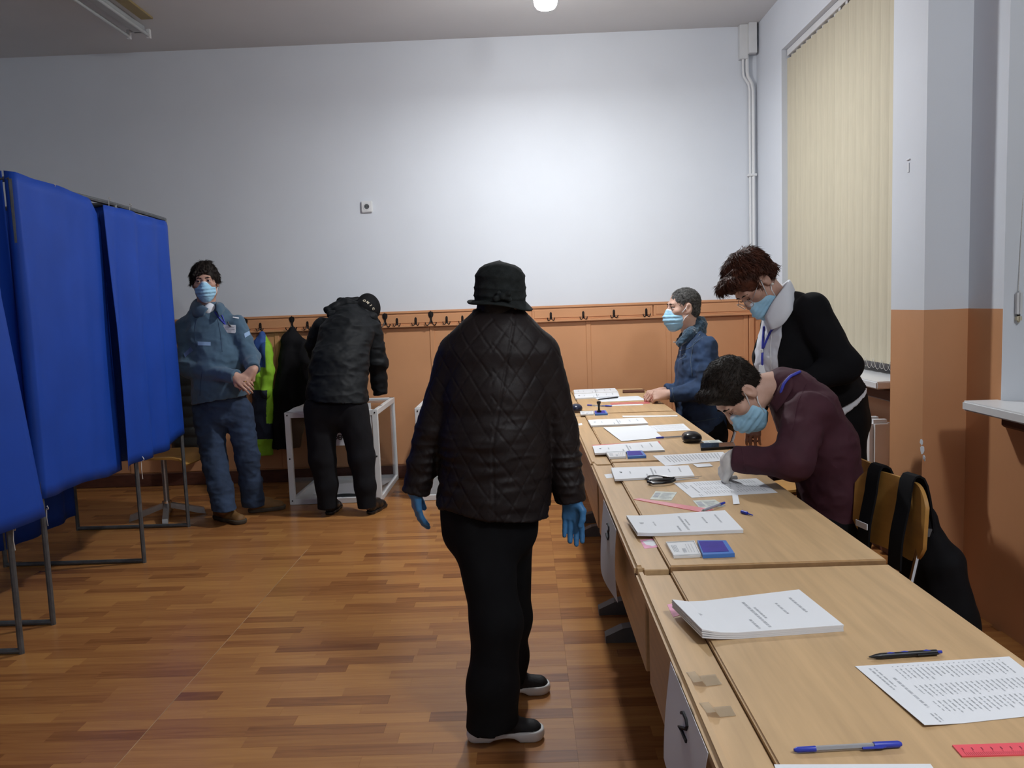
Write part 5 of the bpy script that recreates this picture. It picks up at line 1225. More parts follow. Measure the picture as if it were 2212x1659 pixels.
# ---- 2 the man leaning by the booth
YM = 5.50; A = lambda x, y, d=0.: at(x, y, YM+d)
pm = person((-2.05, 5.45, 0), 'person in blue grey fleece and jeans, masked, leaning with clasped hands by the booth')
hf = Fr(A(443, 607, -.02), (.27, -.95, -.06), (-.06, .05, 1), 1.02)
wl, wr2 = A(546, 800, -.20), A(506, 812, -.24)
hands = hand_prims(wl, V(-.55, -.42, -.62), V(.25, -.85, .35), -1, 1.0, curl=(.55, .5, .35), spread=.03, thumb=.5)
hands += hand_prims(wr2, V(.62, -.12, -.42), V(.1, -.8, .5), 1, .98, curl=(.45, .45, .3), spread=.03, thumb=.6)
body = head_prims(hf)+limb([hf(0, -.02, -.06), A(446, 668, .0)], [.060, .062])+bloft([(A(448, 672), .10, .07), (A(452, 700), .15, .09), (A(472, 790), .15, .12), (A(480, 870), .15, .11)], (1, .1, 0))
body += blimb([A(404, 700), A(410, 797, -.08), wr2], [.05, .042, .029])+blimb([A(510, 695), A(540, 775, -.05), wl], [.05, .042, .029])+hands
body += blimb([A(446, 880), A(466, 1000, -.10), at(484, 1085, 5.24)], [.08, .058, .045])+blimb([A(512, 880), A(534, 985, -.03), at(550, 1078, 5.52)], [.08, .058, .045])
solid('body', body, .0045, M['skin'], pm)
P = loft([(A(447, 668, .0), .085, .07), (A(450, 686), .15, .10), (A(454, 715), .185, .125), (A(472, 780, -.02), .190, .165), (A(478, 830, -.01), .190, .16), (A(478, 880), .200, .155)], (1, .12, 0), .03)
P += limb([A(402, 705, .0), A(408, 793, -.09), A(510, 813, -.24)], [.072, .066, .046], .03)+limb([A(510, 702), A(541, 772, -.06), A(547, 797, -.19)], [.070, .060, .046], .03)
P += [cut(A(478, 862), (.14, 0, -1), .26), cut(A(510, 813, -.24), A(512, 813, -.24)-A(470, 805, -.18), .07), cut(A(547, 797, -.19), A(547, 800, -.20)-A(543, 778, -.08), .07)]
P.insert(-3, ell(A(459, 664, -.135), (.040, .07, .062), None, .012, 's'))
fj = solid('fleece_jacket', P, .006, M['fleece'], pm, [wr(.006, 9, 9, 15, 71, True), wr(.0035, 24, 24, 16, 72)])
P = [cone(A(427, 650, .05), A(437, 667, -.09), .026, .020, .02), cone(A(437, 667, -.09), A(452, 670, -.115), .018, .010, .02), cone(A(466, 652, .05), A(481, 667, -.07), .026, .018, .02), cone(A(481, 667, -.07), A(474, 678, -.115), .018, .009, .02), cone(A(427, 650, .05), A(466, 650, .06), .028, .028, .02)]
collar('collar', [(A(470, 652, -.02), A(482, 656, -.02), A(487, 668, -.055)), (A(466, 658, -.075), A(476, 662, -.085), A(481, 678, -.115)), (A(466, 672, -.11), A(470, 674, -.125), A(473, 683, -.135))], M['fleece'], pm, .006)
collar('collar', [(A(452, 646, .09), A(452, 642, .11), A(450, 660, .12)), (A(428, 646, .03), A(418, 652, .03), A(412, 668, .0)), (A(436, 658, -.075), A(424, 664, -.085), A(421, 684, -.10)), (A(450, 668, -.11), A(446, 672, -.125), A(440, 683, -.135))], M['fleece'], pm, .006)
solid('undershirt', [ell(A(456, 672, -.02), (.050, .075, .060))], .006, M['shirtw'], pm)
bv = bvh_of(fj)
for q4, m_ in (([(427, 738), (455, 739), (455, 747), (428, 746)], 'trimblue'), ([(397, 764), (412, 750), (417, 757), (400, 772)], 'trimblue2'), ([(527, 721), (538, 715), (540, 723), (529, 730)], 'trimblue')): patch('sleeve_trim', bv, q4, M[m_], pm)
patch('chest_embroidery', bv, [(503, 684), (516, 686), (516, 688.5), (503, 686.5)], M['loop'], pm, .002)
ly = seamline('lanyard', bv, [(474, 668), (480, 684), (487, 702)], .0045, M['lanyard'], pm, off=.003)
seamline('lanyard_strap', bv, [(464, 674), (476, 690), (487, 702)], .0045, M['lanyard'], ly, off=.003)
seamline('zip_seam', bv, [(470, 690), (476, 720), (480, 760)], .0016, M['jeans'], pm); seamline('sleeve_seam', bv, [(424, 690), (420, 720), (424, 750)], .0016, M['jeans'], pm); seamline('pocket_seam', bv, [(437, 800), (433, 830), (432, 855)], .0018, M['jeans'], pm)
c = hit(bv, 496, 711, .010); bx_ = unit(V(1, .1, -.10)); bz_ = unit(V(.10, -.05, 1)); by_ = np.cross(bz_, bx_); Rb = np.stack([bx_, by_, bz_], 1)
bd = obj('badge', MB().box(c, (.082, .003, .056), .002, Rb), M['paper'], ly); mb = MB()
for r_, (u0, u1) in zip((.018, .010, -.002, -.012, -.020), ((-.02, .02), (-.03, .03), (-.034, .034), (-.012, .014), (-.01, .012))): mb.box(c-by_*.0022+bx_*(u0+u1)/2+bz_*r_, (u1-u0, .0006, .004), 0, Rb)
o = obj('badge_print', mb, M['ink'], bd); o['kind'] = 'stuff'; obj('badge_clip', MB().tube([c+bz_*.05-bx_*.01-by_*.004, c+bz_*.026-by_*.006, c+bz_*.018+bx_*.01-by_*.006], .005, 6), M['blackp'], ly)
tp = [loft([(A(479, 850), .165, .13), (A(480, 895), .165, .13)], (1, .1, 0), .03)[0]]
tp += limb([A(447, 885), A(464, 1000, -.10), A(478, 1060, -.22), at(486, 1106, 5.22)], [.102, .083, .078, .080], .03)+limb([A(514, 885), A(534, 985, -.03), A(542, 1045, .0), at(548, 1092, 5.52)], [.098, .080, .075, .077], .03)
tp += [cut(at(486, 1102, 5.22), (0, 0, -1), .14), cut(at(548, 1092, 5.52), (0, 0, -1), .11)]
solid('jeans', tp, .006, M['jeans'], pm, [wr(.007, 8, 8, 16, 73, True), wr(.003, 25, 25, 30, 74)])
shoe('boot', onz(529, 1133), onz(462, 1118), pm, M['bootl'], M['boots'], .050, .085, .03, ankle=at(482, 1098, 5.24))
shoe('boot', onz(616, 1098), onz(535, 1108), pm, M['bootl'], M['boots'], .050, .085, .03, ankle=at(548, 1085, 5.50))
s = hf.s
HP = [ell(hf(0, -.016, .038), V(.086, .106, .094)*s, hf.R), ell(hf(0, -.05, -.02), V(.078, .06, .06)*s, hf.R), ell(hf(0, .105, -.055), V(.070, .085, .105)*s, hf.R, .012, 's')]
for i in range(16):
    u = -.05+.10*i/15; HP.append(cone(hf(u*.5-.02, .03, .118), hf(u+.012, .094-.9*abs(u)**1.6*6*.1, .066-.018*(u > .0)-.012*math.sin(i*2.3)), .016*s, .006*s, .006))
for sx in (-1, 1): HP += [cone(hf(sx*.072, .02, .05), hf(sx*.079, .02, -.012), .018*s, .010*s, .012), cone(hf(sx*.075, -.01, .04), hf(sx*.083, -.012, -.004), .02*s, .014*s, .012)]
hr_ = solid('hair', HP, .0042, M['hairdk'], pm, [wr(.003, 40, 40, 18, 75)])
strands(hr_, hf, 2600, .034, M['hairdk'], 1, lambda q: (q[0]*9, .5+q[1]*3, -.9), .0011, .05, jit=.12)
for sx in (-1, 1): obj('eyebrow', MB().tube([hf(sx*.012, .0915, .020), hf(sx*.028, .0925, .0245), hf(sx*.046, .079, .018)], [.003, .0042, .002], 6), M['hairdk'], pm, smooth='all')
eyes(hf, pm, (.25, 1, 0)); mask_parts(hf, pm)
mb = MB(); mb.lathe([(.0105, -.003), (.0115, 0), (.0105, .003)], 12, A(529, 824, -.305)); obj('ring', mb, mat('gold', (.7, .5, .2), .25, 1, noise=(20, .05)), pm)

# ---- 3 the voter bent over the ballot box
YV = 5.45; A = lambda x, y, d=0.: at(x, y, YV+d)
pb = person((-1.26, 5.40, 0), 'person in black anorak and cap bent over the ballot box, back to the camera')
hf = Fr(A(794, 674, .55), (.10, .50, -.86), (.12, .85, .50), .98)
w1, w2_ = A(818, 846, .46), A(700, 800, .62)
body = head_prims(hf, ears=False)+limb([hf(0, -.02, -.05), A(765, 690, .42)], [.058, .06])+bloft([(A(762, 690, .42), .12, .08), (A(740, 760, .2), .14, .10), (A(728, 860, 0), .15, .11)], (1, 0, 0))
body += blimb([A(803, 708, .42), A(817, 785, .44), w1], [.05, .042, .03])+blimb([A(700, 702, .42), A(682, 745, .50), w2_], [.05, .042, .03])
body += hand_prims(w1+V(-.01, .05, .075), V(-.12, .9, -.35), V(.1, .3, .95), -1, 1., curl=(.5, .5, .4))+hand_prims(w2_, V(.4, .5, -.6), V(-.1, .7, .6), 1, 1., curl=(.5, .5, .4))
body += blimb([A(693, 880, 0), A(697, 990, -.03), at(709, 1090, 5.38)], [.08, .06, .045])+blimb([A(762, 880, 0), A(781, 990, -.03), at(793, 1090, 5.36)], [.08, .06, .045])
solid('body', body, .006, M['skin'], pb)
P = loft([(A(770, 676, .50), .075, .07), (A(757, 690, .44), .155, .105), (A(748, 722, .32), .195, .14), (A(732, 790, .14), .205, .155), (A(727, 878, .0), .218, .16)], (1, .0, .0), .03)
P += limb([A(803, 712, .42), A(815, 782, .43), A(821, 850, .46)], [.075, .076, .054], .03)+limb([A(695, 706, .42), A(677, 745, .48), A(690, 800, .62)], [.070, .060, .05], .03)
P += [cut(A(727, 866), V(-.10, 0, -1), .34), cut(A(821, 852, .46), A(821, 852, .46)-A(818, 815, .45), .08)]
solid('anorak', P, .0065, M['navyj'], pb, [wr(.008, 6, 6, 15, 81, True), wr(.004, 20, 20, 24, 82)])
P = [cone(A(708, 668, .44), A(745, 655, .50), .030, .040, .03), cone(A(745, 655, .50), A(786, 664, .50), .042, .040, .03), cone(A(715, 680, .38), A(790, 685, .42), .035, .035, .03), cone(A(735, 652, .55), A(772, 648, .58), .026, .024, .02), cone(A(780, 668, .47), A(806, 684, .47), .034, .034, .03), cone(A(806, 684, .47), A(812, 700, .46), .034, .03, .02)]
solid('hood', P, .005, M['navyj'], pb, [wr(.007, 18, 18, 18, 83)])
tp = [loft([(A(727, 872, .02), .178, .115), (A(727, 895, .01), .178, .125)], (1, 0, 0), .03)[0]]
tp += limb([A(692, 885, 0), A(697, 990, -.04), A(706, 1050, -.06), at(708, 1098, 5.385)], [.115, .092, .075, .066], .03)+limb([A(762, 885, 0), A(781, 990, -.04), A(789, 1050, -.07), at(793, 1098, 5.37)], [.115, .088, .072, .064], .03)
tp += [cut(at(708, 1096, 5.385), (0, 0, -1), .10), cut(at(793, 1096, 5.37), (0, 0, -1), .10)]
solid('trousers', tp, .006, M['greytr'], pb, [wr(.005, 12, 12, 8, 84)])
h1, h2 = onz(710, 1114), onz(797, 1113)
shoe('shoe', h1+V(.01, .25, 0), h1, pb, M['blackp'], M['blackp'], .044, .08, .022, ankle=at(709, 1085, 5.40)); shoe('shoe', h2+V(.06, .25, 0), h2, pb, M['blackp'], M['blackp'], .044, .08, .022, ankle=at(794, 1085, 5.38))
cp = [ell(hf(0, -.016, .045), V(.090, .112, .092)*.98, hf.R), cut(hf(0, 0, -.055), -hf.z*1.0, .25), ell(hf(0, -.045, -.02), V(.078, .075, .07)*.98, hf.R)]
cp2 = [ell(hf(0, .12, .030), V(.070, .065, .010)*.98, hf.R)]
cap = solid('cap', cp, .0045, M['capm'], pb); solid('visor', cp2, .004, M['capm'], cap)
LT = MB(); bvc = bvh_of(cap)
for i, chh in enumerate('OMIC'):
    px = [(787, 650), (794, 654), (800.5, 660), (806, 667)][i]
    p = hit(bvc, *px, .001); rr_ = bvc.find_nearest(Vector(tuple(p))); nrm = np.array(rr_[1])
    ux = unit(RT*.62+DN*.78); ux = unit(ux-nrm*(ux@nrm)); uy = np.cross(nrm, ux); q = text_mb(chh, .028, p+nrm*.001, ux, uy, .0014, bold=.001, res=5); LT.add(q.v, q.f)
o = obj('cap_lettering', LT, M['beige'], cap, fix=False); o['kind'] = 'stuff'

# ---- 4 the man in the denim jacket
YD = 5.35; A = lambda x, y, d=0.: at(x, y, YD+d)
pdm = person((1.2, 5.35, 0), 'person in blue denim jacket with fleece collar, masked, seated at the farthest desk')
hf = Fr(A(1475, 664), (-.98, -.18, .0), (-.02, 0, 1), 1.06)
wn_, wf_ = A(1442, 852, -.15), A(1428, 846, .02)
wn_[2] = max(wn_[2], TZ+.035); wf_[2] = max(wf_[2], TZ+.035)
hands = hand_prims(wn_, V(-.85, .35, -.10), V(-.1, -.75, .65), 1, 1.08, curl=(.95, .95, .5), spread=.02, thumb=.8)+hand_prims(wf_, V(-.85, -.35, -.06), V(-.15, -.3, .95), -1, 1.08, curl=(.85, .9, .5), spread=.02, thumb=.6)
body = head_prims(hf)+limb([hf(0, -.02, -.05), A(1496, 722)], [.062, .066])+bloft([(A(1498, 728), .10, .07), (A(1505, 770), .15, .10), (A(1505, 850), .15, .11), (A(1520, 925), .15, .12)], (0, 1, 0))
body += blimb([A(1515, 745, -.17), A(1525, 845, -.24), wn_], [.05, .042, .03])+blimb([A(1505, 745, .17), A(1495, 845, .24), wf_], [.05, .042, .03])+hands
kn = [V(.74, 5.22, .50), V(.74, 5.50, .50)]; hp = A(1525, 935)
for q, sg in zip(kn, (-1, 1)): body += blimb([hp+V(0, sg*.09, 0), q, V(.70, q[1], .08)], [.08, .06, .045])
solid('body', body, .0045, M['skin2'], pdm)
P = loft([(A(1495, 728), .09, .072), (A(1502, 748), .165, .095), (A(1507, 790), .20, .138), (A(1508, 850), .195, .152), (A(1518, 935), .19, .16)], (0, 1, 0), .03)
P += limb([A(1524, 752, -.17), A(1534, 842, -.24), A(1448, 852, -.155)], [.078, .070, .048], .03)+limb([A(1508, 752, .17), A(1500, 842, .22), A(1438, 845, .03)], [.075, .066, .048], .03)
P += [cut(A(1514, 928), (-.1, 0, -1), .25), cut(A(1448, 852, -.155), (-1, .15, 0), .07), cut(A(1438, 845, .03), (-1, -.2, 0), .07)]
dj = solid('denim_jacket', P, .0058, M['denim'], pdm, [wr(.008, 9, 9, 15, 91, True), wr(.0035, 28, 28, 22, 92)])
P = [cone(A(1510, 700, .0), A(1490, 722, -.075), .040, .036, .03), cone(A(1490, 722, -.075), A(1468, 742, -.085), .036, .022, .03), cone(A(1510, 700, .0), A(1490, 718, .085), .040, .034, .03), cone(A(1490, 718, .085), A(1468, 735, .07), .034, .022, .03), cone(A(1508, 700, .0), A(1506, 715, .0), .05, .06, .03)]
solid('fleece_collar', P, .0045, M['sherpa'], pdm, [wr(.005, 70, 70, 70, 93)])
obj('collar_button', MB().lathe([(.007, -.004), (.009, 0), (.007, .004)], 10, A(1457, 739, -.13)), M['steel'], dj)
bv = bvh_of(dj)
for nm, px in (('pocket_flap_seam', [(1459, 772), (1464, 768), (1482, 764), (1481, 771), (1468, 776)]), ('front_placket', [(1452, 748), (1450, 790), (1447, 832)]), ('placket_seam', [(1457, 748), (1456, 790), (1454, 835)]), ('yoke_seam', [(1458, 760), (1490, 752), (1518, 728)]), ('armhole_seam', [(1512, 722), (1498, 742), (1492, 780), (1496, 812)]), ('cuff_seam', [(1452, 838), (1454, 852), (1457, 866)]), ('waistband_seam', [(1460, 905), (1500, 912), (1555, 902)])): seamline(nm, bv, px, .0024, M['sherpa'], dj)
solid('tee_shirt', [ell(A(1482, 738, .0), (.055, .055, .075))], .007, mat('dark_tee', (.03, .015, .018), .9, noise=(20, .1)), pdm)
tp = loft([(A(1520, 915), .175, .14), (A(1530, 945), .17, .125)], (0, 1, 0), .03)
for q, sg in zip(kn, (-1, 1)): tp += limb([hp+V(.02, sg*.09, .01), q, V(.70, q[1], .12)], [.105, .082, .07], .03)
tp += [cut(V(.70, 5.36, .10), (0, 0, -1), .4)]
solid('trousers', tp, .007, M['blacktr'], pdm, [wr(.004, 12, 12, 12, 94)])
for q in kn: shoe('shoe', (q[0]-.22, q[1]), (q[0]+.04, q[1]), pdm, M['blackp'], M['blackp'], .044, .08, .02, ankle=V(q[0]-.03, q[1], .12))
s = hf.s
HP = [ell(hf(0, -.018, .034), V(.0795, .0995, .0895)*s, hf.R), ell(hf(0, -.055, -.02), V(.070, .052, .062)*s, hf.R, .02), ell(hf(0, .112, -.030), V(.075, .075, .095)*s, hf.R, .01, 's'), cut(hf(0, 0, -.062), -hf.z, .2)]
for sx in (-1, 1): HP += [ell(hf(sx*.082, -.002, -.012), V(.03, .026, .042)*s, hf.R, .008, 's')]
hr_ = solid('hair', HP, .0040, M['hairgrey'], pdm, [wr(.002, 70, 70, 70, 95)])
strands(hr_, hf, 2600, .013, M['hairgrey'], 2, lambda q: (q[0]*4, -.2+(.9 if q[2] > .09 else -.3), -.6 if q[2] < .09 else .2), .0009, .22)
for sx in (-1, 1): obj('eyebrow', MB().tube([hf(sx*.012, .0925, .020), hf(sx*.028, .093, .0245), hf(sx*.046, .079, .018)], [.003, .0038, .002], 6), M['hairdk'], pdm, smooth='all')
eyes(hf, pdm); mask_parts(hf, pdm, .012)

# ---- 5 the woman with auburn hair
YR = 3.55; A = lambda x, y, d=0.: at(x, y, YR+d)
pr_ = person((1.42, 3.62, 0), 'person with short auburn hair and glasses in black cardigan, bending over the seated young man')
hf = Fr(A(1627, 612), (-.50, -.26, -.82), (-.80, -.10, .55), .98)
body = head_prims(hf)+limb([hf(0, -.02, -.05), A(1692, 668, .03)], [.055, .062])+bloft([(A(1700, 668, .03), .09, .07), (A(1722, 700, .03), .14, .10), (A(1750, 790, .05), .14, .11), (A(1805, 890, .08), .14, .12)], (.1, 1, 0))
wf_ = A(1632, 905, .32); wn_ = A(1725, 835, -.20)
body += blimb([A(1745, 672, -.14), A(1828, 795, -.20), wn_], [.05, .04, .028])+blimb([A(1700, 690, .22), A(1652, 820, .34), wf_], [.05, .04, .028])
body += hand_prims(wf_, V(-.15, .0, -.95), V(-.5, -.8, .1), 1, .95, curl=(.35, .4, .3))+hand_prims(wn_, V(-.9, .2, -.3), V(-.1, -.6, .8), 1, .95, curl=(.5, .5, .4))
ftn, ftf = V(1.46, 3.52, .06), V(1.50, 3.76, .06)
body += blimb([A(1812, 905, .02), A(1828, 1010, 0), ftn+V(0, 0, .02)], [.08, .06, .045])+blimb([A(1800, 905, .2), A(1815, 1010, .2), ftf+V(0, 0, .02)], [.08, .06, .045])
solid('body', body, .0048, M['skin'], pr_)
sh = loft([(A(1690, 655, .03), .062, .062), (A(1700, 672, .03), .10, .08), (A(1708, 705, .03), .155, .128), (A(1712, 770, .03), .152, .162), (A(1755, 840, .05), .152, .16), (A(1812, 880, .06), .17, .145)], (.1, 1, 0), .03)
sh += [cut(A(1830, 858, .06), A(1830, 858)-A(1770, 770), .25)]
st_ = solid('white_shirt', sh, .0058, M['shirtw'], pr_, [wr(.006, 16, 16, 16, 101), wr(.003, 32, 32, 32, 102)])
collar('shirt_collar', [(A(1650, 680, .03), A(1647, 684, .02), A(1652, 712, .03)), (A(1664, 645, .09), A(1662, 648, .10), A(1672, 690, .14)), (A(1700, 612, .06), A(1706, 609, .07), A(1722, 648, .12)), (A(1694, 622, -.06), A(1702, 618, -.07), A(1716, 664, -.125)), (A(1672, 655, -.085), A(1672, 656, -.10), A(1692, 700, -.135)), (A(1655, 684, -.06), A(1652, 688, -.075), A(1666, 712, -.115))], M['shirtw'], st_, .004)
P = loft([(A(1712, 668, .03), .10, .075), (A(1714, 695, .03), .172, .132), (A(1718, 765, .03), .172, .178), (A(1762, 835, .05), .172, .176), (A(1822, 880, .06), .185, .140)], (.1, 1, 0), .03)+[cone(A(1668, 655, -.05), A(1655, 760, -.06), .050, .040, .006, flat=((0, 1, 0), 3.0), op='s'), cone(A(1655, 760, -.06), A(1662, 880, -.06), .040, .040, .006, flat=((0, 1, 0), 3.0), op='s')]
P += limb([A(1752, 672, -.14), A(1822, 790, -.20), A(1735, 832, -.20)], [.078, .070, .052], .03)+limb([A(1700, 690, .20), A(1655, 815, .33), A(1636, 885, .32)], [.07, .06, .045], .03)
P += [cut(A(1822, 850, .06), A(1830, 858)-A(1775, 770), .26), cut(A(1636, 890, .32), (-.1, 0, -1), .07)]
solid('cardigan', P, .006, M['cardi'], pr_, [wr(.006, 12, 12, 10, 103)])
bv = bvh_of(st_)
ly = seamline('lanyard', bv, [(1652, 705), (1650, 730), (1648, 770), (1648, 795)], .005, M['lanyard'], pr_, off=.004); seamline('lanyard_strap', bv, [(1680, 695), (1664, 720), (1650, 752)], .005, M['lanyard'], ly, off=.004)
c = hit(bv, 1649, 758, .008); obj('lanyard_clip', MB().box(c, (.012, .012, .018), .003), M['alu'], ly); c = hit(bv, 1650, 797, .008); obj('badge', MB().box(c, (.03, .004, .04), .001), M['paper'], ly)
seamline('button_placket', bv, [(1668, 705), (1664, 750), (1666, 800)], .002, M['trimw'], st_)
tp = loft([(A(1812, 860, .08), .165, .115), (A(1818, 905, .1), .16, .12)], (.1, 1, 0), .03)
tp += limb([A(1826, 910, .0), A(1833, 1000, .0), ftn+V(0, 0, .1), ftn], [.092, .074, .068, .068], .03)+limb([A(1810, 910, .2), A(1820, 1010, .2), ftf+V(0, 0, .1), ftf], [.10, .076, .068, .068], .03)+[cut(ftn, (0, 0, -1), .5)]
solid('trousers', tp, .0065, M['blacktr'], pr_, [wr(.004, 12, 12, 8, 104)])
obj('trouser_rivet', MB().lathe([(.004, -.003), (.006, 0), (.004, .003)], 8, A(1837, 917, -.105)), M['steel'], pr_)
for q in (ftn, ftf): shoe('shoe', (q[0]-.20, q[1]-.02), (q[0]+.05, q[1]), pr_, M['blackp'], M['blackp'], .04, .07, .02, ankle=q+V(0, 0, .03))
s = hf.s
HP = [ell(hf(0, -.022, .050), V(.100, .118, .100)*s, hf.R), ell(hf(0, -.065, -.012), V(.080, .055, .062)*s, hf.R), ell(hf(0, .128, -.036), V(.085, .090, .105)*s, hf.R, .012, 's'), cut(hf(0, 0, -.058), -hf.z, .2)]
for sx in (-1, 1): HP.append(ell(hf(sx*.092, .002, -.016), V(.034, .036, .046)*s, hf.R, .008, 's'))
HP += [cone(hf(-.045, .075, .100), hf(.045, .080, .100), .030*s, .030*s, .02)]
hr_ = solid('hair', HP, .0040, M['hairred'], pr_, [wr(.007, 28, 28, 28, 105), wr(.003, 70, 70, 70, 106)])
strands(hr_, hf, 5200, .034, M['hairred'], 3, lambda q: (q[0]*6+.2*math.sin(q[1]*45), .5+q[1]*3+.25*math.sin(q[2]*50), -.5-.2*math.sin(q[0]*45)), .0014, .16, jit=.2, ymax=.025)
eyes(hf, pr_, closed=True); mk = mask_parts(hf, pr_, .032)
for sx in (-1, 1): obj('eyebrow', MB().tube([hf(sx*.012, .0925, .020), hf(sx*.028, .093, .0245), hf(sx*.046, .079, .018)], [.002, .003, .0015], 6), M['hairdk'], pr_, smooth='all')
gm = MB()
for sx in (-1, 1):
    gm.tube([hf(sx*.034+.024*math.cos(t), .112-.010*abs(math.cos(t))*(1 if math.cos(t)*sx > 0 else 0), -.012+.020*math.sin(t)) for t in np.linspace(0, 6.283, 20, endpoint=False)], .0014, 6, closed=True)
    gm.tube([hf(sx*.058, .104, -.008), hf(sx*.072, .07, .0), hf(sx*.080, .0, .010)], .0013, 5)
gm.tube([hf(-.010, .114, -.010), hf(0, .117, -.007), hf(.010, .114, -.010)], .0013, 5)
gg = obj('glasses', gm, M['steel'], pr_, smooth='all')
for sx in (-1, 1): obj('lens', MB().prism([(.023*math.cos(t), .019*math.sin(t)) for t in np.linspace(0, 6.283, 20, endpoint=False)], hf(sx*.034, .108, -.012), hf.x, hf.z, .0012), M['lens'], gg)
for sx in (-1, 1): obj('earring', MB().lathe([(.001, -.006), (.005, -.003), (.006, 0), (.005, .003), (.001, .006)], 10, hf(sx*.086, -.006, -.048)), M['pearl'], pr_, smooth='all')

# ---- 6 the young man in maroon, writing
YY = 2.99; A = lambda x, y, d=0.: at(x, y, YY+d)
py_ = person((1.12, 3.0, 0), 'person in maroon shirt, masked, bent over the desk writing with white gloves')
hf = Fr(A(1592, 846, .0), (-.46, -.16, -.86), (-.85, -.10, .47), 1.0)
wn_ = A(1582, 992, -.12); wf_ = A(1655, 1016, .14); wf_[2] = max(wf_[2], TZ+.04)
body = head_prims(hf)+limb([hf(0, -.02, -.04), A(1688, 835, .0)], [.056, .064])+bloft([(A(1690, 838), .09, .065), (A(1735, 870), .14, .085), (A(1775, 950), .14, .09), (A(1800, 1130), .14, .10)], (.0, 1, 0))
body += blimb([A(1735, 885, -.14), A(1712, 1000, -.22), wn_], [.048, .038, .027])+blimb([A(1725, 870, .16), A(1740, 990, .25), wf_], [.048, .038, .027])
hn = hand_prims(wn_, V(-.30, .42, -.75), V(-.85, -.20, .30), 1, .96, curl=(.7, .8, .5), spread=.02, thumb=.7); hfar = hand_prims(wf_, V(-.92, -.1, -.12), V(-.1, .0, 1), 1, .92, curl=(.25, .3, .2), spread=.06, thumb=.4)
body += hn+hfar
kn = [V(.76, 2.86, .50), V(.76, 3.08, .50)]; hp = A(1795, 1150)
for q, sg in zip(kn, (-1, 1)): body += blimb([hp+V(0, sg*.08, 0), q, V(.70, q[1], .08)], [.075, .055, .042])
solid('body', body, .0042, M['skin2'], py_)
P = loft([(A(1690, 832), .072, .065), (A(1708, 846), .12, .082), (A(1738, 885), .172, .108), (A(1772, 960), .165, .122), (A(1794, 1050), .158, .112), (A(1802, 1150), .165, .125)], (0, 1, 0), .03)
P += limb([A(1742, 895, -.13), A(1712, 998, -.23), A(1588, 992, -.125)], [.082, .064, .046], .035)+limb([A(1730, 880, .15), A(1745, 992, .25), A(1668, 1014, .15)], [.072, .06, .045], .03)
P += [cut(A(1584, 992, -.122), A(1578, 990, -.12)-A(1620, 994, -.145), .065), cut(A(1664, 1014, .15), (-1, -.1, 0), .06)]
ms = solid('maroon_shirt', P, .0052, M['maroon'], py_, [wr(.006, 9, 9, 13, 111, True), wr(.0025, 26, 26, 26, 112)])
collar('shirt_collar', [(A(1668, 868, -.01), A(1664, 872, -.02), A(1672, 886, -.03)), (A(1668, 850, .07), A(1668, 850, .08), A(1684, 868, .10)), (A(1690, 808, .06), A(1698, 800, .065), A(1716, 812, .10)), (A(1690, 820, -.05), A(1702, 806, -.055), A(1718, 826, -.10)), (A(1674, 850, -.075), A(1684, 846, -.09), A(1694, 868, -.115)), (A(1664, 870, -.05), A(1664, 876, -.065), A(1676, 890, -.09))], M['maroon'], ms, .004)
bv = bvh_of(ms); seamline('lanyard', bv, [(1728, 806), (1708, 815), (1695, 830), (1688, 850)], .0055, M['lanyard'], py_, off=.006)
seamline('armhole_seam', bv, [(1742, 830), (1722, 870), (1712, 930)], .0012, M['maroon'], ms); seamline('cuff_seam', bv, [(1602, 968), (1606, 995), (1612, 1024)], .0015, M['maroon'], ms)
hn2 = hand_prims(wn_, V(-.30, .42, -.75), V(-.85, -.20, .30), 1, .96, curl=(.7, .8, .5), spread=.02, thumb=.7, fat=.003)
solid('glove', hn2+[cone(wn_+V(.03, 0, .003), wn_+V(-.01, 0, -.01), .036, .034, .02)], .003, M['glovew'], py_, [wr(.002, 45, 45, 45, 113)])
hf2 = hand_prims(wf_, V(-.92, -.1, -.12), V(-.1, .0, 1), 1, .92, curl=(.25, .3, .2), spread=.06, thumb=.4, fat=.003)
solid('glove', hf2+[cone(wf_+V(.05, 0, 0), wf_, .033, .031, .02)], .003, M['glovew'], py_, [wr(.002, 45, 45, 45, 114)])
tp = loft([(A(1800, 1120), .16, .12), (A(1802, 1160), .16, .115)], (0, 1, 0), .03)
for q, sg in zip(kn, (-1, 1)): tp += limb([hp+V(.0, sg*.085, .0), q, V(.70, q[1], .12)], [.10, .078, .068], .03)
tp += [cut(V(.70, 2.97, .10), (0, 0, -1), .4)]
solid('trousers', tp, .007, M['blacktr'], py_, [wr(.004, 12, 12, 12, 115)])
for q in kn: shoe('shoe', (q[0]-.22, q[1]), (q[0]+.04, q[1]), py_, M['blackp'], M['blackp'], .044, .08, .02, ankle=V(q[0]-.03, q[1], .12))
s = hf.s
HP = [ell(hf(0, -.012, .044), V(.086, .108, .097)*s, hf.R), ell(hf(0, -.055, -.005), V(.072, .050, .055)*s, hf.R, .02), ell(hf(0, .122, -.030), V(.078, .082, .103)*s, hf.R, .01, 's'), cut(hf(0, 0, -.052), -hf.z, .2)]
for sx in (-1, 1): HP += [ell(hf(sx*.088, .000, -.018), V(.030, .030, .042)*s, hf.R, .008, 's')]
HP += [cone(hf(-.040, .070, .098), hf(.040, .070, .098), .024*s, .024*s, .02)]
hr_ = solid('hair', HP, .0040, M['hairblk'], py_, [wr(.002, 60, 60, 60, 116)])
strands(hr_, hf, 4200, .020, M['hairblk'], 4, lambda q: (q[0]*3, .8 if q[2] > .05 else -.1, .1 if q[2] > .06 else -.8), .0009, .16)
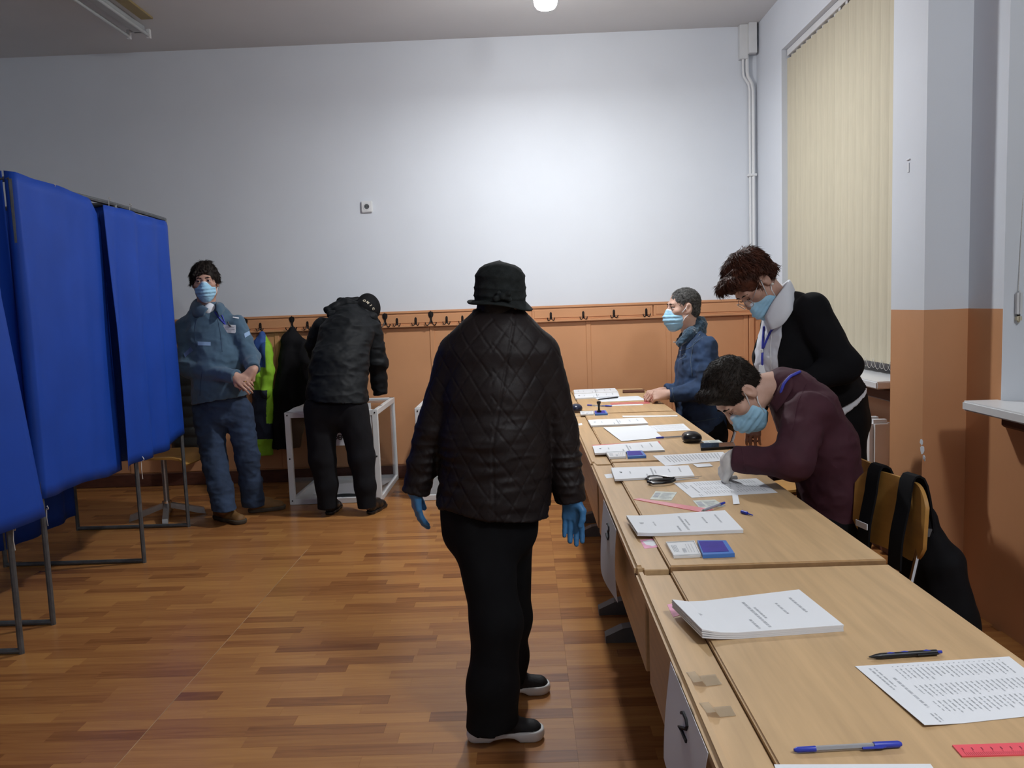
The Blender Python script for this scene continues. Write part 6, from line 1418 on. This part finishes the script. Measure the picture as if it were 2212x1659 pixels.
for sx in (-1, 1): obj('eyebrow', MB().tube([hf(sx*.012, .0925, .020), hf(sx*.028, .093, .0245), hf(sx*.046, .079, .018)], [.003, .0042, .002], 6), M['hairblk'], py_, smooth='all')
eyes(hf, py_, closed=True); mask_parts(hf, py_, .018)
# backpack hanging on the chair back
bk = thing('backpack', onx(2010, 1230, 1.36), 'black backpack hung by its straps on a yellow chair back, right of the desks', 'backpack')
B = lambda x, y, Y: at(x, y, Y)
prm = loft([(V(1.270, 2.66, .72), .06, .03), (V(1.290, 2.645, .64), .095, .045), (V(1.335, 2.62, .50), .135, .07), (V(1.36, 2.60, .30), .16, .09)], unit(V(.19, -.98, 0)), .03)
solid('bag_body', prm, .007, M['blackcloth'], bk, [wr(.008, 14, 14, 8, 51)])
def strap(pts, w_):
    G = []
    P = [np.asarray(p) for p in pts]; n = 18
    Lk = np.linspace(0, len(P)-1, n)
    for s in Lk:
        i = min(int(s), len(P)-2); t = s-i; p0, p1 = P[max(i-1, 0)], P[i]; p2, p3 = P[i+1], P[min(i+2, len(P)-1)]
        p = .5*((2*p1)+(-p0+p2)*t+(2*p0-5*p1+4*p2-p3)*t*t+(-p0+3*p1-3*p2+p3)*t**3); G.append([p+sd_*w_*.5, p-sd_*w_*.5])
    return np.array(G)
ch_ang = math.pi+.19; cf = V(math.cos(ch_ang), math.sin(ch_ang), 0); sd_ = V(-math.sin(ch_ang), math.cos(ch_ang), 0); cc = V(.985, 2.595, 0)
for b in (.085, -.085):
    P = lambda a, z: cc+cf*a+sd_*b+V(0, 0, z)
    G = strap([P(-.180, .50), P(-.186, .60), P(-.207, .70), P(-.226, .801), P(-.272, .793), P(-.30, .68), P(-.31, .58)], .062)
    nv = np.cross(G[1, 0]-G[0, 0], G[0, 1]-G[0, 0]); G = G if nv@cf > 0 else G[:, ::-1]
    s_ = obj('strap', MB().slab(G, .007), M['blackcloth'], bk, smooth=True)
    if b < 0:
        c = P(-.178, .60); obj('adjuster_tab', MB().box(c, (.004, .066, .022), .001, np.stack([cf, sd_, V(0, 0, 1)], 1)), M['loop'], s_)
c = B(2006, 1148, 2.56); obj('buckle', MB().box(c, (.05, .035, .05), .012, None, 2), M['grayp'], bk, smooth=True)
